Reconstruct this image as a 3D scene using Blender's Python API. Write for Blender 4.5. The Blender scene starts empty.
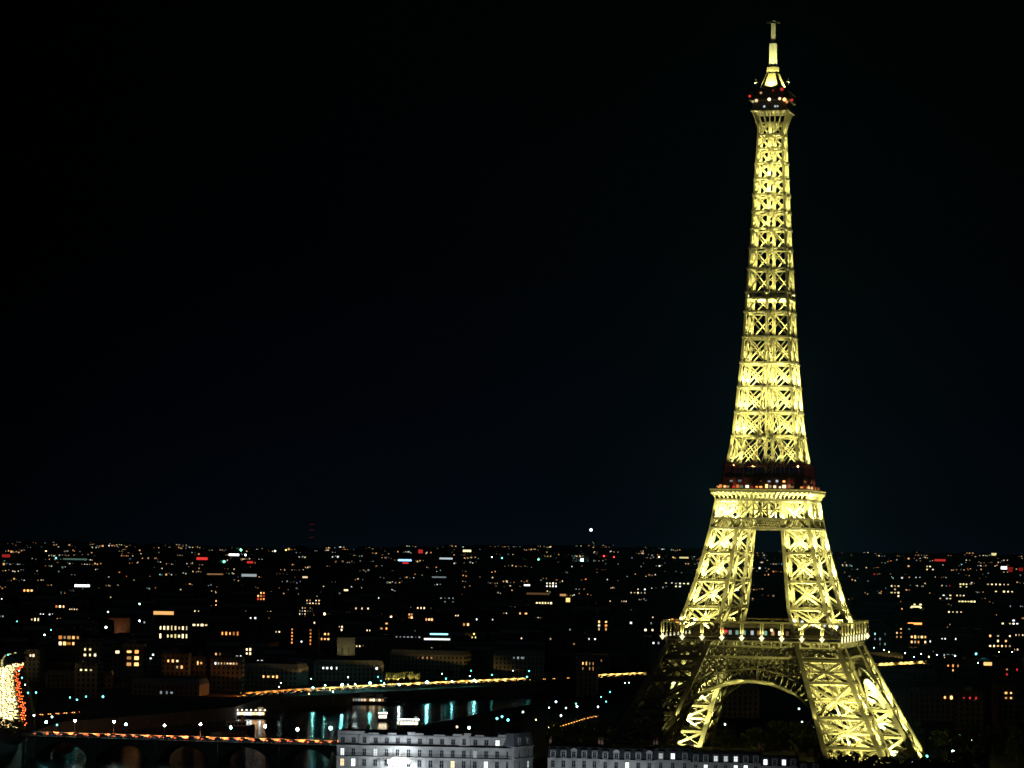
import bpy, math, random
from mathutils import Vector, Matrix, Quaternion
from mathutils.geometry import delaunay_2d_cdt

random.seed(11)
C = bpy.context
sc = C.scene
col = sc.collection
PI = math.pi
R = random.uniform

# ------------------------------------------------------------------ camera
HC, FPX, PIT, ROLL, YAW, DT, TROT = 89.03, 3054.7, .05527, .01517, .08427, 1273.1, -.16882
HF = Vector((-math.sin(YAW), math.cos(YAW), 0))          # horizontal view direction
HR = Vector((math.cos(YAW), math.sin(YAW), 0))
FWD = HF * math.cos(PIT) + Vector((0, 0, math.sin(PIT)))
UP0 = HR.cross(FWD)
RT = HR * math.cos(ROLL) + UP0 * math.sin(ROLL)
UPV = UP0 * math.cos(ROLL) - HR * math.sin(ROLL)
CAM = Vector((0, 0, HC))
cd = bpy.data.cameras.new('camera')
cam = bpy.data.objects.new('camera', cd)
col.objects.link(cam)
cd.sensor_width = 36
cd.lens = FPX / 1024 * 36
cd.clip_start = 1
cd.clip_end = 60000
cam.matrix_world = Matrix(((RT.x, UPV.x, -FWD.x, 0), (RT.y, UPV.y, -FWD.y, 0), (RT.z, UPV.z, -FWD.z, HC), (0, 0, 0, 1)))
sc.camera = cam

# ------------------------------------------------------------------ night sky, faint fill sun, exposure
w = bpy.data.worlds.new('World')
sc.world = w
w.use_nodes = True
nt = w.node_tree
N, L = nt.nodes, nt.links
for n in list(N):
    N.remove(n)
out = N.new('ShaderNodeOutputWorld')
bg = N.new('ShaderNodeBackground')
sky = N.new('ShaderNodeTexSky')
sky.sky_type = 'NISHITA'
sky.sun_disc = False
sky.sun_elevation = math.radians(-4)
sky.sun_rotation = math.radians(200)
geo = N.new('ShaderNodeNewGeometry')
sep = N.new('ShaderNodeSeparateXYZ')
L.new(geo.outputs['Incoming'], sep.inputs[0])
neg = N.new('ShaderNodeMath'); neg.operation = 'MULTIPLY'; neg.inputs[1].default_value = -1
L.new(sep.outputs['Z'], neg.inputs[0])
ramp = N.new('ShaderNodeValToRGB')                        # the city's glow low in the air
L.new(neg.outputs[0], ramp.inputs[0])
e = ramp.color_ramp.elements
e[0].position = 0.0; e[0].color = (.0012, .0036, .0056, 1)
e[1].position = 0.17; e[1].color = (.00006, .00006, .00022, 1)
for p_, c_ in ((.012, (.0010, .0026, .0046, 1)), (.045, (.0006, .0012, .0027, 1)), (.10, (.0002, .0003, .0010, 1))):
    q = ramp.color_ramp.elements.new(p_); q.color = c_
dot = N.new('ShaderNodeVectorMath'); dot.operation = 'DOT_PRODUCT'
gd = (HF + HR * .045).normalized()
dot.inputs[1].default_value = (-gd.x, -gd.y, 0)
L.new(geo.outputs['Incoming'], dot.inputs[0])
mr = N.new('ShaderNodeMapRange')
mr.inputs['From Min'].default_value = .975; mr.inputs['From Max'].default_value = .9995
mr.inputs['To Min'].default_value = .22; mr.inputs['To Max'].default_value = 1.0
L.new(dot.outputs['Value'], mr.inputs['Value'])
mul = N.new('ShaderNodeVectorMath'); mul.operation = 'SCALE'
L.new(ramp.outputs[0], mul.inputs[0]); L.new(mr.outputs[0], mul.inputs['Scale'])
skm = N.new('ShaderNodeVectorMath'); skm.operation = 'SCALE'
skm.inputs['Scale'].default_value = .0012
L.new(sky.outputs[0], skm.inputs[0])
add = N.new('ShaderNodeVectorMath'); add.operation = 'ADD'
L.new(mul.outputs[0], add.inputs[0]); L.new(skm.outputs[0], add.inputs[1])
L.new(add.outputs[0], bg.inputs['Color'])
bg.inputs['Strength'].default_value = 1.0
L.new(bg.outputs[0], out.inputs[0])

sd = bpy.data.lights.new('fill_sun', 'SUN')  # added faint bluish sun so that dark silhouettes show slightly
sd.energy = .012
sd.angle = math.radians(.5)
sd.color = (.75, .85, 1)
so = bpy.data.objects.new('fill_sun', sd)
so.rotation_euler = (math.radians(48), 0, math.radians(-25))
col.objects.link(so)
sc.view_settings.view_transform = 'Standard'
sc.view_settings.look = 'None'
sc.view_settings.exposure = 0
sc.view_settings.gamma = 1
sc.view_settings.use_curve_mapping = False
cy = sc.cycles
cy.max_bounces = 3; cy.diffuse_bounces = 1; cy.glossy_bounces = 2
cy.sample_clamp_indirect = 2; cy.sample_clamp_direct = 0
cy.use_denoising = True
cy.denoiser = 'OPENIMAGEDENOISE'
cy.denoising_input_passes = 'RGB_ALBEDO_NORMAL'
cy.denoising_prefilter = 'ACCURATE'
cy.use_light_tree = True
cy.filter_width = 1.55
cy.caustics_reflective = False; cy.caustics_refractive = False

# ------------------------------------------------------------------ helpers: view, ground
def SD(s, d, z=0):                                       # lateral metres and depth metres from the viewpoint -> world
    return HR * s + HF * d + Vector((0, 0, z))

def ray(px, py):
    return (FWD + RT * ((px - 512) / FPX) - UPV * ((py - 384) / FPX)).normalized()

def smooth(a, b, x):
    t = max(0, min(1, (x - a) / (b - a)))
    return t * t * (3 - 2 * t)

def gz(x, y):                                            # height of the terrain
    v = Vector((x, y, 0))
    d = v.dot(HF); s = v.dot(HR)
    t = smooth(3600, 9000, d)
    if t <= 0:
        return 0.0
    return t * (78 + 9 * math.sin(s / 610 + .5) + 6 * math.sin(s / 270 + 1.2) + 7 * math.sin(d / 800))

def gp(px, py, zo=0.0):                                  # where the sight line is zo metres above the ground
    r = ray(px, py)
    t = 900.0
    while t < 30000:
        p = CAM + r * t
        if p.z - gz(p.x, p.y) <= zo:
            break
        t += 6
    return p

def dep(p): return p.dot(HF)

# ------------------------------------------------------------------ helpers: meshes, materials, objects
class MB:
    def __init__(s):
        s.v = []; s.f = []; s.m = []
    def add(s, vs, fs, m=0):
        o = len(s.v)
        s.v += [tuple(a) for a in vs]
        s.f += [tuple(i + o for i in f) for f in fs]
        s.m += [m] * len(fs)
    def box(s, x0, y0, z0, x1, y1, z1, m=0):
        s.add([(x0, y0, z0), (x1, y0, z0), (x1, y1, z0), (x0, y1, z0), (x0, y0, z1), (x1, y0, z1), (x1, y1, z1), (x0, y1, z1)],
              [(3, 2, 1, 0), (4, 5, 6, 7), (0, 1, 5, 4), (1, 2, 6, 5), (2, 3, 7, 6), (3, 0, 4, 7)], m)
    def frus(s, x0, y0, x1, y1, z0, z1, inset, m=0, iy=None):
        i = inset; j = inset if iy is None else iy
        s.add([(x0, y0, z0), (x1, y0, z0), (x1, y1, z0), (x0, y1, z0), (x0 + i, y0 + j, z1), (x1 - i, y0 + j, z1), (x1 - i, y1 - j, z1), (x0 + i, y1 - j, z1)],
              [(3, 2, 1, 0), (4, 5, 6, 7), (0, 1, 5, 4), (1, 2, 6, 5), (2, 3, 7, 6), (3, 0, 4, 7)], m)
    def beam(s, p, q, w_, t_=None, up=(0, 0, 1), m=0, w2=None):
        p = Vector(p); q = Vector(q); t_ = t_ or w_
        d = q - p
        if d.length < 1e-6: return
        d.normalize()
        a = d.cross(Vector(up))
        if a.length < 1e-3: a = d.cross(Vector((1, 0, 0)))
        a.normalize(); b = a.cross(d)
        k = (w2 / w_) if w2 else 1
        vs = []
        for P, g in ((p, 1), (q, k)):
            for i, j in ((-1, -1), (1, -1), (1, 1), (-1, 1)):
                vs.append(P + a * (i * w_ / 2 * g) + b * (j * t_ / 2 * g))
        s.add(vs, [(3, 2, 1, 0), (4, 5, 6, 7), (0, 1, 5, 4), (1, 2, 6, 5), (2, 3, 7, 6), (3, 0, 4, 7)], m)
    def lathe(s, prof, n=10, c=(0, 0), m=0):              # prof: (radius, z)
        o = []
        for r_, z in prof:
            for k in range(n):
                a = 2 * PI * k / n
                o.append((c[0] + r_ * math.cos(a), c[1] + r_ * math.sin(a), z))
        fs = []
        for i in range(len(prof) - 1):
            for k in range(n):
                k2 = (k + 1) % n
                fs.append((i * n + k, i * n + k2, (i + 1) * n + k2, (i + 1) * n + k))
        fs.append(tuple(range(n - 1, -1, -1))); fs.append(tuple((len(prof) - 1) * n + k for k in range(n)))
        s.add(o, fs, m)
    def ball(s, c, r_, m=0, n=8):
        pr = [(max(.02, r_ * math.sin(PI * i / 6)), c[2] - r_ * math.cos(PI * i / 6)) for i in range(7)]
        s.lathe(pr, n, (c[0], c[1]), m)
    def mesh(s, name, mats):
        me = bpy.data.meshes.new(name)
        me.from_pydata(s.v, [], s.f)
        for a in (mats if isinstance(mats, (list, tuple)) else [mats]):
            me.materials.append(a)
        if any(s.m):
            me.polygons.foreach_set('material_index', s.m)
        me.update()
        return me
    def build(s, name, mats, parent=None):
        return put(name, s.mesh(name, mats), parent)

def put(name, me, parent=None, loc=None, rz=None):
    o = bpy.data.objects.new(name, me)
    col.objects.link(o)
    if parent: o.parent = parent
    if loc is not None: o.location = loc
    if rz is not None: o.rotation_euler = (0, 0, rz)
    return o

def tag(o, label=None, cat=None, group=None, kind=None):
    if label: o['label'] = label
    if cat: o['category'] = cat
    if group: o['group'] = group
    if kind: o['kind'] = kind
    return o

def thing(name, label, cat, loc=(0, 0, 0), rz=0, group=None):
    return tag(put(name, None, None, loc, rz), label, cat, group)

def mat(name, c, rough=.8, metal=0, var=.25, scale=1.0, bump=0.0, kind='noise'):
    m = bpy.data.materials.new(name)
    m.use_nodes = True
    n, l = m.node_tree.nodes, m.node_tree.links
    b = n['Principled BSDF']
    b.inputs['Roughness'].default_value = rough
    b.inputs['Metallic'].default_value = metal
    tc = n.new('ShaderNodeTexCoord')
    t = n.new('ShaderNodeTexNoise')
    t.inputs['Scale'].default_value = scale; t.inputs['Detail'].default_value = 5
    l.new(tc.outputs['Object'], t.inputs['Vector'])
    r = n.new('ShaderNodeValToRGB')
    r.color_ramp.elements[0].position = .3; r.color_ramp.elements[1].position = .72
    r.color_ramp.elements[0].color = (*[x * (1 - var) for x in c], 1)
    r.color_ramp.elements[1].color = (*[min(1, x * (1 + var)) for x in c], 1)
    l.new(t.outputs['Fac'], r.inputs[0]); l.new(r.outputs[0], b.inputs['Base Color'])
    if bump:
        bp = n.new('ShaderNodeBump'); bp.inputs['Strength'].default_value = bump
        l.new(t.outputs['Fac'], bp.inputs['Height']); l.new(bp.outputs[0], b.inputs['Normal'])
    return m

def glow(name, c, s, sampled=False, var=0):
    m = bpy.data.materials.new(name)
    m.use_nodes = True
    n, l = m.node_tree.nodes, m.node_tree.links
    for x in list(n): n.remove(x)
    o = n.new('ShaderNodeOutputMaterial'); em = n.new('ShaderNodeEmission')
    em.inputs['Color'].default_value = (*c, 1); em.inputs['Strength'].default_value = s
    if var:                                              # no two rooms are lit alike
        oi = n.new('ShaderNodeObjectInfo'); mr_ = n.new('ShaderNodeMapRange')
        mr_.inputs['To Min'].default_value = s * (1 - var); mr_.inputs['To Max'].default_value = s * (1 + var)
        l.new(oi.outputs['Random'], mr_.inputs['Value']); l.new(mr_.outputs[0], em.inputs['Strength'])
    l.new(em.outputs[0], o.inputs[0])
    m.cycles.emission_sampling = 'AUTO' if sampled else 'NONE'
    return m

IRON = mat('iron_paint', (.20, .175, .105), .55, 0, .2, .6)
IROND = mat('iron_dark', (.06, .05, .035), .6, 0, .2, .6)
STONE = mat('pale_stone', (.40, .39, .37), .85, 0, .42, .22, .2)
STONE2 = mat('grey_stone', (.27, .26, .24), .85, 0, .25, .3, .15)
PLAS = mat('city_plaster', (.25, .23, .20), .9, 0, .35, .08)
ZINC = mat('zinc_roof', (.15, .16, .18), .5, .2, .25, .4)
SLATE = mat('slate_roof', (.035, .038, .046), .6, 0, .3, .8)
BRICK = mat('chimney_brick', (.26, .14, .09), .9, 0, .3, 1.5)
REDLIT = mat('red_lit_iron', (.16, .05, .03), .6, 0, .2, .6)  # gallery frame iron with the red lamplight put into its colour
GLASSD = mat('dark_glass', (.012, .014, .02), .12, 0, .2, .3)
ASPH = mat('asphalt', (.05, .05, .05), .85, 0, .3, .05)
GROUND = mat('city_ground', (.05, .05, .045), .95, 0, .35, .01)
LEAF = mat('night_foliage', (.05, .075, .025), .85, 0, .45, .5)
BARK = mat('bark', (.09, .065, .045), .95, 0, .3, 2)
METAL = mat('dark_metal', (.05, .055, .05), .5, .4, .2, 1)
WHITEP = mat('white_paint', (.75, .75, .73), .5, 0, .08, .5)
HULL = mat('hull_paint', (.05, .07, .06), .45, 0, .25, .3)
CARP = [mat('car_paint_' + k, c, .35, .2, .1, .5) for k, c in (('silver', (.35, .36, .37)), ('black', (.02, .02, .025)), ('red', (.3, .03, .03)), ('blue', (.03, .06, .2)))]
RUBBER = mat('rubber', (.02, .02, .02), .9)

def facade_mat(name, c):
    m = mat(name, c, .9, 0, .35, .08)
    n, l = m.node_tree.nodes, m.node_tree.links
    b = n['Principled BSDF']; src = b.inputs['Base Color'].links[0].from_socket
    tc = n.new('ShaderNodeTexCoord'); sp = n.new('ShaderNodeSeparateXYZ'); l.new(tc.outputs['Object'], sp.inputs[0])
    def band(sock, period, lo, hi):
        a = n.new('ShaderNodeMath'); a.operation = 'DIVIDE'; a.inputs[1].default_value = period; l.new(sock, a.inputs[0])
        f = n.new('ShaderNodeMath'); f.operation = 'FRACT'; l.new(a.outputs[0], f.inputs[0])
        g1 = n.new('ShaderNodeMath'); g1.operation = 'GREATER_THAN'; g1.inputs[1].default_value = lo; l.new(f.outputs[0], g1.inputs[0])
        g2 = n.new('ShaderNodeMath'); g2.operation = 'LESS_THAN'; g2.inputs[1].default_value = hi; l.new(f.outputs[0], g2.inputs[0])
        mm = n.new('ShaderNodeMath'); mm.operation = 'MULTIPLY'; l.new(g1.outputs[0], mm.inputs[0]); l.new(g2.outputs[0], mm.inputs[1])
        return mm.outputs[0]
    mm = n.new('ShaderNodeMath'); mm.operation = 'MULTIPLY'
    l.new(band(sp.outputs['X'], 2.9, .3, .72), mm.inputs[0]); l.new(band(sp.outputs['Z'], 3.1, .25, .86), mm.inputs[1])
    mx = n.new('ShaderNodeMix'); mx.data_type = 'RGBA'
    l.new(mm.outputs[0], mx.inputs['Factor']); l.new(src, mx.inputs[6]); mx.inputs[7].default_value = (.02, .022, .026, 1)
    l.new(mx.outputs[2], b.inputs['Base Color'])
    return m
PLAS = facade_mat('city_facade', (.25, .23, .20))
G = {}
for k, c, s in (('amber', (1, .50, .16), 1.7), ('warm', (1, .74, .42), 1.7), ('white', (.92, 1, .95), 2.0), ('yellow', (1, .86, .36), 1.8),
                ('orange', (1, .33, .07), 1.6), ('red', (1, .05, .04), .55), ('cyan', (.35, .95, .92), 1.5), ('blue', (.25, .5, 1), 1.6),
                ('dimamber', (1, .5, .2), .4), ('dimwhite', (.8, .95, 1), .4), ('dimgreen', (.5, 1, .75), .3)):
    G[k] = glow('lit_' + k, c, s, False, .85)

# ------------------------------------------------------------------ terrain, river, roads
BANK_FAR = [(-40, 800), (10, 768), (22, 745), (30, 736), (60, 724), (150, 717), (235, 709), (262, 700), (400, 692), (530, 685.5), (650, 680), (800, 677), (1200, 673)]
BANK_NEAR = [(322, 800), (328, 770), (334, 745), (400, 731), (445, 722), (490, 713), (560, 701), (650, 690), (800, 685), (1200, 680)]
far_w = [gp(x, y) for x, y in BANK_FAR]
near_w = [gp(x, y) for x, y in BANK_NEAR]
far_w = [far_w[0] - HF * 400 - HR * 30] + far_w
near_w = [near_w[0] - HF * 400 - HR * 5] + near_w
RIVER = [p.xy for p in far_w] + [p.xy for p in reversed(near_w)]

def inside(p, poly):
    x, y = p[0], p[1]; r_ = False; j = len(poly) - 1
    for i in range(len(poly)):
        a, b = poly[i], poly[j]
        if (a[1] > y) != (b[1] > y) and x < (b[0] - a[0]) * (y - a[1]) / (b[1] - a[1]) + a[0]:
            r_ = not r_
        j = i
    return r_

pts = [Vector((p[0], p[1])) for p in RIVER]
nr = len(pts)
edges = [(i, (i + 1) % nr) for i in range(nr)]
d = -600.0
while d < 42000:
    wd = 900 + abs(d) * .45
    for k in range(25):
        q = SD((k / 12 - 1) * wd + R(-1, 1) * 5, d).xy
        if not inside(q, RIVER): pts.append(q)
    d += 120 if d < 3000 else (260 if d < 12000 else 3000)
vs, _, fs, *_ = delaunay_2d_cdt(pts, edges, [], 0, 1e-4)
g = MB()
keep = [f for f in fs if not inside(sum((vs[i] for i in f), Vector((0, 0))) / len(f), RIVER)]
g.add([(v.x, v.y, gz(v.x, v.y)) for v in vs], keep)
tag(g.build('ground', GROUND), kind='structure')

WATER = bpy.data.materials.new('river_water'); WATER.use_nodes = True
n, l = WATER.node_tree.nodes, WATER.node_tree.links
b = n['Principled BSDF']
b.inputs['Base Color'].default_value = (.004, .008, .012, 1); b.inputs['Roughness'].default_value = .16
b.inputs['IOR'].default_value = 1.33
tx = n.new('ShaderNodeTexNoise'); tx.inputs['Scale'].default_value = .9; tx.inputs['Detail'].default_value = 3
tcw = n.new('ShaderNodeTexCoord'); l.new(tcw.outputs['Object'], tx.inputs['Vector'])
bp = n.new('ShaderNodeBump'); bp.inputs['Strength'].default_value = .08; bp.inputs['Distance'].default_value = .6
l.new(tx.outputs['Fac'], bp.inputs['Height']); l.new(bp.outputs[0], b.inputs['Normal'])
wm = MB()
wa, wb = SD(-700, 500), SD(1500, 500); wc, we = SD(1500, 2700), SD(-700, 2700)
wm.add([(p.x, p.y, -6) for p in (wa, wb, wc, we)], [(0, 1, 2, 3)])
tag(wm.build('river', WATER), kind='structure')
for nm, ln, lb in (('far', far_w, 'long stone quay wall along the far bank of the dark river'), ('near', near_w, 'stone quay wall along the near bank below the gardens')):
    q = MB()
    for a, b_ in zip(ln, ln[1:]):
        n_ = Vector((-(b_ - a).y, (b_ - a).x, 0)).normalized() * (.9 if nm == 'far' else -.9)
        a0, b0 = Vector((a.x, a.y, 0)), Vector((b_.x, b_.y, 0))
        q.add([a0 + Vector((0, 0, -8)), b0 + Vector((0, 0, -8)), b0 + n_ + Vector((0, 0, -8)), a0 + n_ + Vector((0, 0, -8)),
               a0 + Vector((0, 0, .9)), b0 + Vector((0, 0, .9)), b0 + n_ + Vector((0, 0, .9)), a0 + n_ + Vector((0, 0, .9))],
              [(3, 2, 1, 0), (4, 5, 6, 7), (0, 1, 5, 4), (1, 2, 6, 5), (2, 3, 7, 6), (3, 0, 4, 7)])
    tag(q.build('quay_wall', STONE2), lb, 'quay wall')

def strip(name, line, width, m, z=.05):
    q = MB(); vs = []; fs = []
    for i, p in enumerate(line):
        a = line[max(0, i - 1)]; b_ = line[min(len(line) - 1, i + 1)]
        t = (b_ - a); nn = Vector((-t.y, t.x, 0)).normalized() * width / 2
        for sgn in (-1, 1):
            vs.append((p.x + nn.x * sgn, p.y + nn.y * sgn, gz(p.x, p.y) + z))
    for i in range(len(line) - 1):
        fs.append((2 * i, 2 * i + 2, 2 * i + 3, 2 * i + 1))
    q.add(vs, fs)
    return q.build(name, m)

def resample(line, step):
    o = []; acc = 0
    for a, b_ in zip(line, line[1:]):
        ln = (b_ - a).length
        while acc < ln:
            o.append(a.lerp(b_, acc / ln)); acc += step
        acc -= ln
    return o

QUAY = [gp(x, y) for x, y in ((246, 697.0), (300, 692.8), (400, 687.2), (535, 681.0), (600, 677.8), (655, 675.2), (760, 671), (870, 667), (960, 662), (1080, 658))]
tag(strip('quay_road', resample(QUAY, 20), 15, ASPH), kind='structure')
AVE = [gp(x, y) for x, y in ((9, 727), (7.5, 700), (5.5, 682), (5.5, 674), (9, 668), (27, 663.5))]
tag(strip('avenue', resample(AVE, 25), 24, ASPH), kind='structure')
QUAYL = [gp(x, y) for x, y in ((36, 716.5), (95, 712.5), (150, 710.5), (225, 704))]
tag(strip('embankment_road', resample(QUAYL, 15), 10, ASPH), kind='structure')
GARD = [gp(x, y) for x, y in ((560, 728), (585, 720), (628, 712), (700, 706))]
tag(strip('garden_road', resample(GARD, 15), 10, ASPH), kind='structure')

ORD = ['nearest', 'second', 'third', 'fourth', 'fifth', 'sixth', 'seventh', 'eighth', 'ninth', 'tenth', 'eleventh', 'twelfth', 'thirteenth',
       'fourteenth', 'fifteenth', 'sixteenth', 'seventeenth', 'eighteenth', 'nineteenth', 'twentieth']
TENS = ['', '', 'twenty', 'thirty', 'forty', 'fifty', 'sixty', 'seventy', 'eighty', 'ninety']
def ordn(i):                                             # 0-based
    if i < 20: return ORD[i] if i else 'first'
    t, u = divmod(i + 1, 10)
    if u == 0: return {2: 'twentieth', 3: 'thirtieth', 4: 'fortieth', 5: 'fiftieth', 6: 'sixtieth'}.get(t, TENS[t] + 'ieth')
    return TENS[t] + '-' + (ORD[u - 1] if u > 1 else 'first')
NUM = ['no', 'one', 'two', 'three', 'four', 'five', 'six', 'seven', 'eight', 'nine', 'ten', 'eleven', 'twelve']

# ------------------------------------------------------------------ the iron tower
TW = thing('iron_tower', 'tall yellow floodlit iron lattice tower with two wide platforms and a mast', 'tower', (0, DT, 0), TROT)
OUT = [(0, 60.8), (20, 50.6), (39, 41.0), (57, 32.6), (67, 28.8), (83.6, 24), (101.4, 20), (113, 18.2), (128, 14.5), (137.5, 12.9), (149, 11.8), (159, 11), (169, 10.1),
       (180, 9.35), (200, 8.3), (225, 6.9), (246, 5.95), (263, 5.1), (276, 4.8), (300, 4.5)]
INN = [(0, 37.2), (39, 23.2), (57, 16.6), (67, 13.7), (83.6, 11.4), (101.4, 9.3), (113, 8.0), (128, 3.7), (137.5, 2.8), (149, 2.0), (159, 1.3), (169, .8), (180, .45), (300, .35)]
def itp(t, h):
    for (a, x), (b_, y) in zip(t, t[1:]):
        if h <= b_: return x + (y - x) * (h - a) / (b_ - a)
    return t[-1][1]
Wo = lambda h: itp(OUT, h)
Wi = lambda h: itp(INN, h)
def corner(sx, sy, i, h):                                # i: 0 outer-outer, 1 inner x, 2 inner-inner, 3 inner y
    a, b_ = Wo(h), Wi(h)
    return Vector((sx * (a if i in (0, 3) else b_), sy * (a if i in (0, 1) else b_), h))

def lattice_face(mb, fa, fb, hs, wx, wh, star=False, twin=0.0, mid=False):
    """panels between two chords given as functions of the height"""
    for h0, h1 in zip(hs, hs[1:]):
        a0, b0, a1, b1 = fa(h0), fb(h0), fa(h1), fb(h1)
        nrm = (b0 - a0).cross(a1 - a0)
        mb.beam(a0, b1, wx, wx * .55, nrm); mb.beam(b0, a1, wx, wx * .55, nrm)
        mb.beam(a1, b1, wh, wh * .8, nrm)
        hm = (h0 + h1) / 2
        am, bm = fa(hm), fb(hm)
        if star or mid:
            mb.beam(am, bm, wx * .7, wx * .4, nrm)
        if star:
            mb.beam((a0 + b0) / 2, (a1 + b1) / 2, wx * .7, wx * .4, nrm)
        if twin:                                         # lighter lacing of the second order
            m0, m1 = (a0 + b0) / 2, (a1 + b1) / 2
            for p_, q_ in ((m0, am), (am, m1), (m1, bm), (bm, m0)):
                mb.beam(p_, q_, twin, twin * .5, nrm)

def pier(name, sx, sy, hs, cw, wx, wh, label=None, twin=0, star=False):
    root = put(name, None, TW)
    if label: root['label'] = label
    for i in range(4):
        c_ = MB()
        for h0, h1 in zip(hs, hs[1:]):
            c_.beam(corner(sx, sy, i, h0), corner(sx, sy, i, h1), cw, cw, (sx, 0, 0))
        c_.build('chord', IRON, root)
    for i in range(4):
        j = (i + 1) % 4
        f_ = MB()
        lattice_face(f_, lambda h: corner(sx, sy, i, h), lambda h: corner(sx, sy, j, h), hs, wx, wh, star, twin)
        f_.build('cross_bracing', IRON, root)
    for h in hs[1:]:                                     # inner diaphragms
        x_ = MB(); x_.beam(corner(sx, sy, 0, h), corner(sx, sy, 2, h), wx * .6); x_.beam(corner(sx, sy, 1, h), corner(sx, sy, 3, h), wx * .6)
        x_.build('diaphragm', IRON, root)
    return root

for sx in (-1, 1):
    for sy in (-1, 1):
        r_ = pier('lower_pier', sx, sy, [2, 14.3, 25.5, 39, 47.5, 55], 1.9, 1.05, 1.25, twin=.3, star=True)
        for i in range(4):
            k = MB()
            p = corner(sx, sy, i, 2)
            k.frus(p.x - 3.5, p.y - 3.5, p.x + 3.5, p.y + 3.5, 0, 3.2, .9)
            k.build('masonry_base', STONE2, r_)
        pier('middle_pier', sx, sy, [58, 68, 79, 90.5, 100.5, 112], 1.35, .74, 1.0)

def rot4(k):
    c_, s_ = [(1, 0), (0, 1), (-1, 0), (0, -1)][k]
    return lambda u, v, h: Vector((u * c_ - v * s_, u * s_ + v * c_, h))   # k=0: the face towards the viewer (v negative)

for k in range(4):
    T = rot4(k)
    root = put('decorative_arch', None, TW)
    CZ, R1, R2 = 1.8, 37.4, 42.2
    nA = 44
    inner, outer = [], []
    for i in range(nA + 1):
        a = math.radians(8 + 164 * i / nA)
        for rr, lst in ((R1, inner), (R2, outer)):
            u, h = rr * math.cos(a), CZ + rr * math.sin(a)
            lst.append((u, h))
    def P(uh, off=0.0): return T(uh[0], -Wo(max(0, uh[1])) + off, uh[1])
    rib = MB()
    for lst, wd in ((inner, .9),):
        for a, b_ in zip(lst, lst[1:]):
            rib.beam(P(a, .9), P(b_, .9), 2.6, .6, (P(a) - P((0, CZ))))
    rib.build('inner_rib', IRON, root)
    rib = MB()
    for a, b_ in zip(outer, outer[1:]):
        rib.beam(P(a, .6), P(b_, .6), 1.2, .5, (P(a) - P((0, CZ))))
    rib.build('outer_rib', IRON, root)
    lac = MB()
    for i in range(nA + 1):
        lac.beam(P(inner[i], .6), P(outer[i], .6), .36, .8)
        if i < nA:
            lac.beam(P(inner[i], .6), P(outer[i + 1], .6), .25, .4)
    lac.build('arch_lacing', IRON, root)
    # girder and spandrel lattice under the first platform
    sp = MB()
    us = [-24 + i * 2.4 for i in range(21)]
    hs = [40.5, 43.2, 45.9, 48.6]
    def ok(u, h): return math.hypot(u, h - CZ) > R2 - .3 and abs(u) < Wi(h) + 1
    for h0, h1 in zip(hs, hs[1:]):
        for u in us:
            for u1 in (u - 2.4, u + 2.4):
                if ok(u, h0) and ok(u1, h1): sp.beam(P((u, h0), .5), P((u1, h1), .5), .34, .5)
    for u in us:
        h_low = CZ + math.sqrt(max(0, R2 ** 2 - u * u))
        if h_low < 48: sp.beam(P((u, h_low), .5), P((u, 48.6), .5), .34, .5)
    sp.build('spandrel_lattice', IRON, root)
    gd_ = MB()
    L_ = Wo(48.6)
    for h in (48.6, 52.6):
        gd_.beam(P((-Wo(h), h)), P((Wo(h), h)), .8, .9)
    m_ = 26
    for i in range(m_):
        u0, u1 = (-1 + 2 * i / m_) * Wo(50), (-1 + 2 * (i + 1) / m_) * Wo(50)
        gd_.beam(P((u0, 48.8), .3), P((u1, 52.4), .3), .34, .4); gd_.beam(P((u1, 48.8), .3), P((u0, 52.4), .3), .34, .4)
        gd_.beam(P((u0, 48.8), .3), P((u0, 52.4), .3), .4, .4)
    gd_.build('frieze_girder', IRON, root)

# the tower's own floodlights, which shine upwards from inside the ironwork
YEL = (1.0, .98, .33)
TM = Matrix.Translation((0, DT, 0)) @ Matrix.Rotation(TROT, 4, 'Z')
_ld = {}
def flood(u, v, h, power, cone=150, aim=(0, 0, 1), c_=YEL, size=.35):
    key = (round(power), cone, c_)
    if key not in _ld:
        d_ = bpy.data.lights.new('floodlight', 'SPOT')
        d_.energy = power; d_.color = c_; d_.spot_size = math.radians(cone); d_.spot_blend = .25; d_.shadow_soft_size = size
        _ld[key] = d_
    o = bpy.data.objects.new('floodlight', _ld[key])
    p = TM @ Vector((u, v, h))
    a = TM.to_3x3() @ Vector(aim)
    o.location = p
    o.rotation_euler = a.to_track_quat('-Z', 'Y').to_euler()
    col.objects.link(o)
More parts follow.
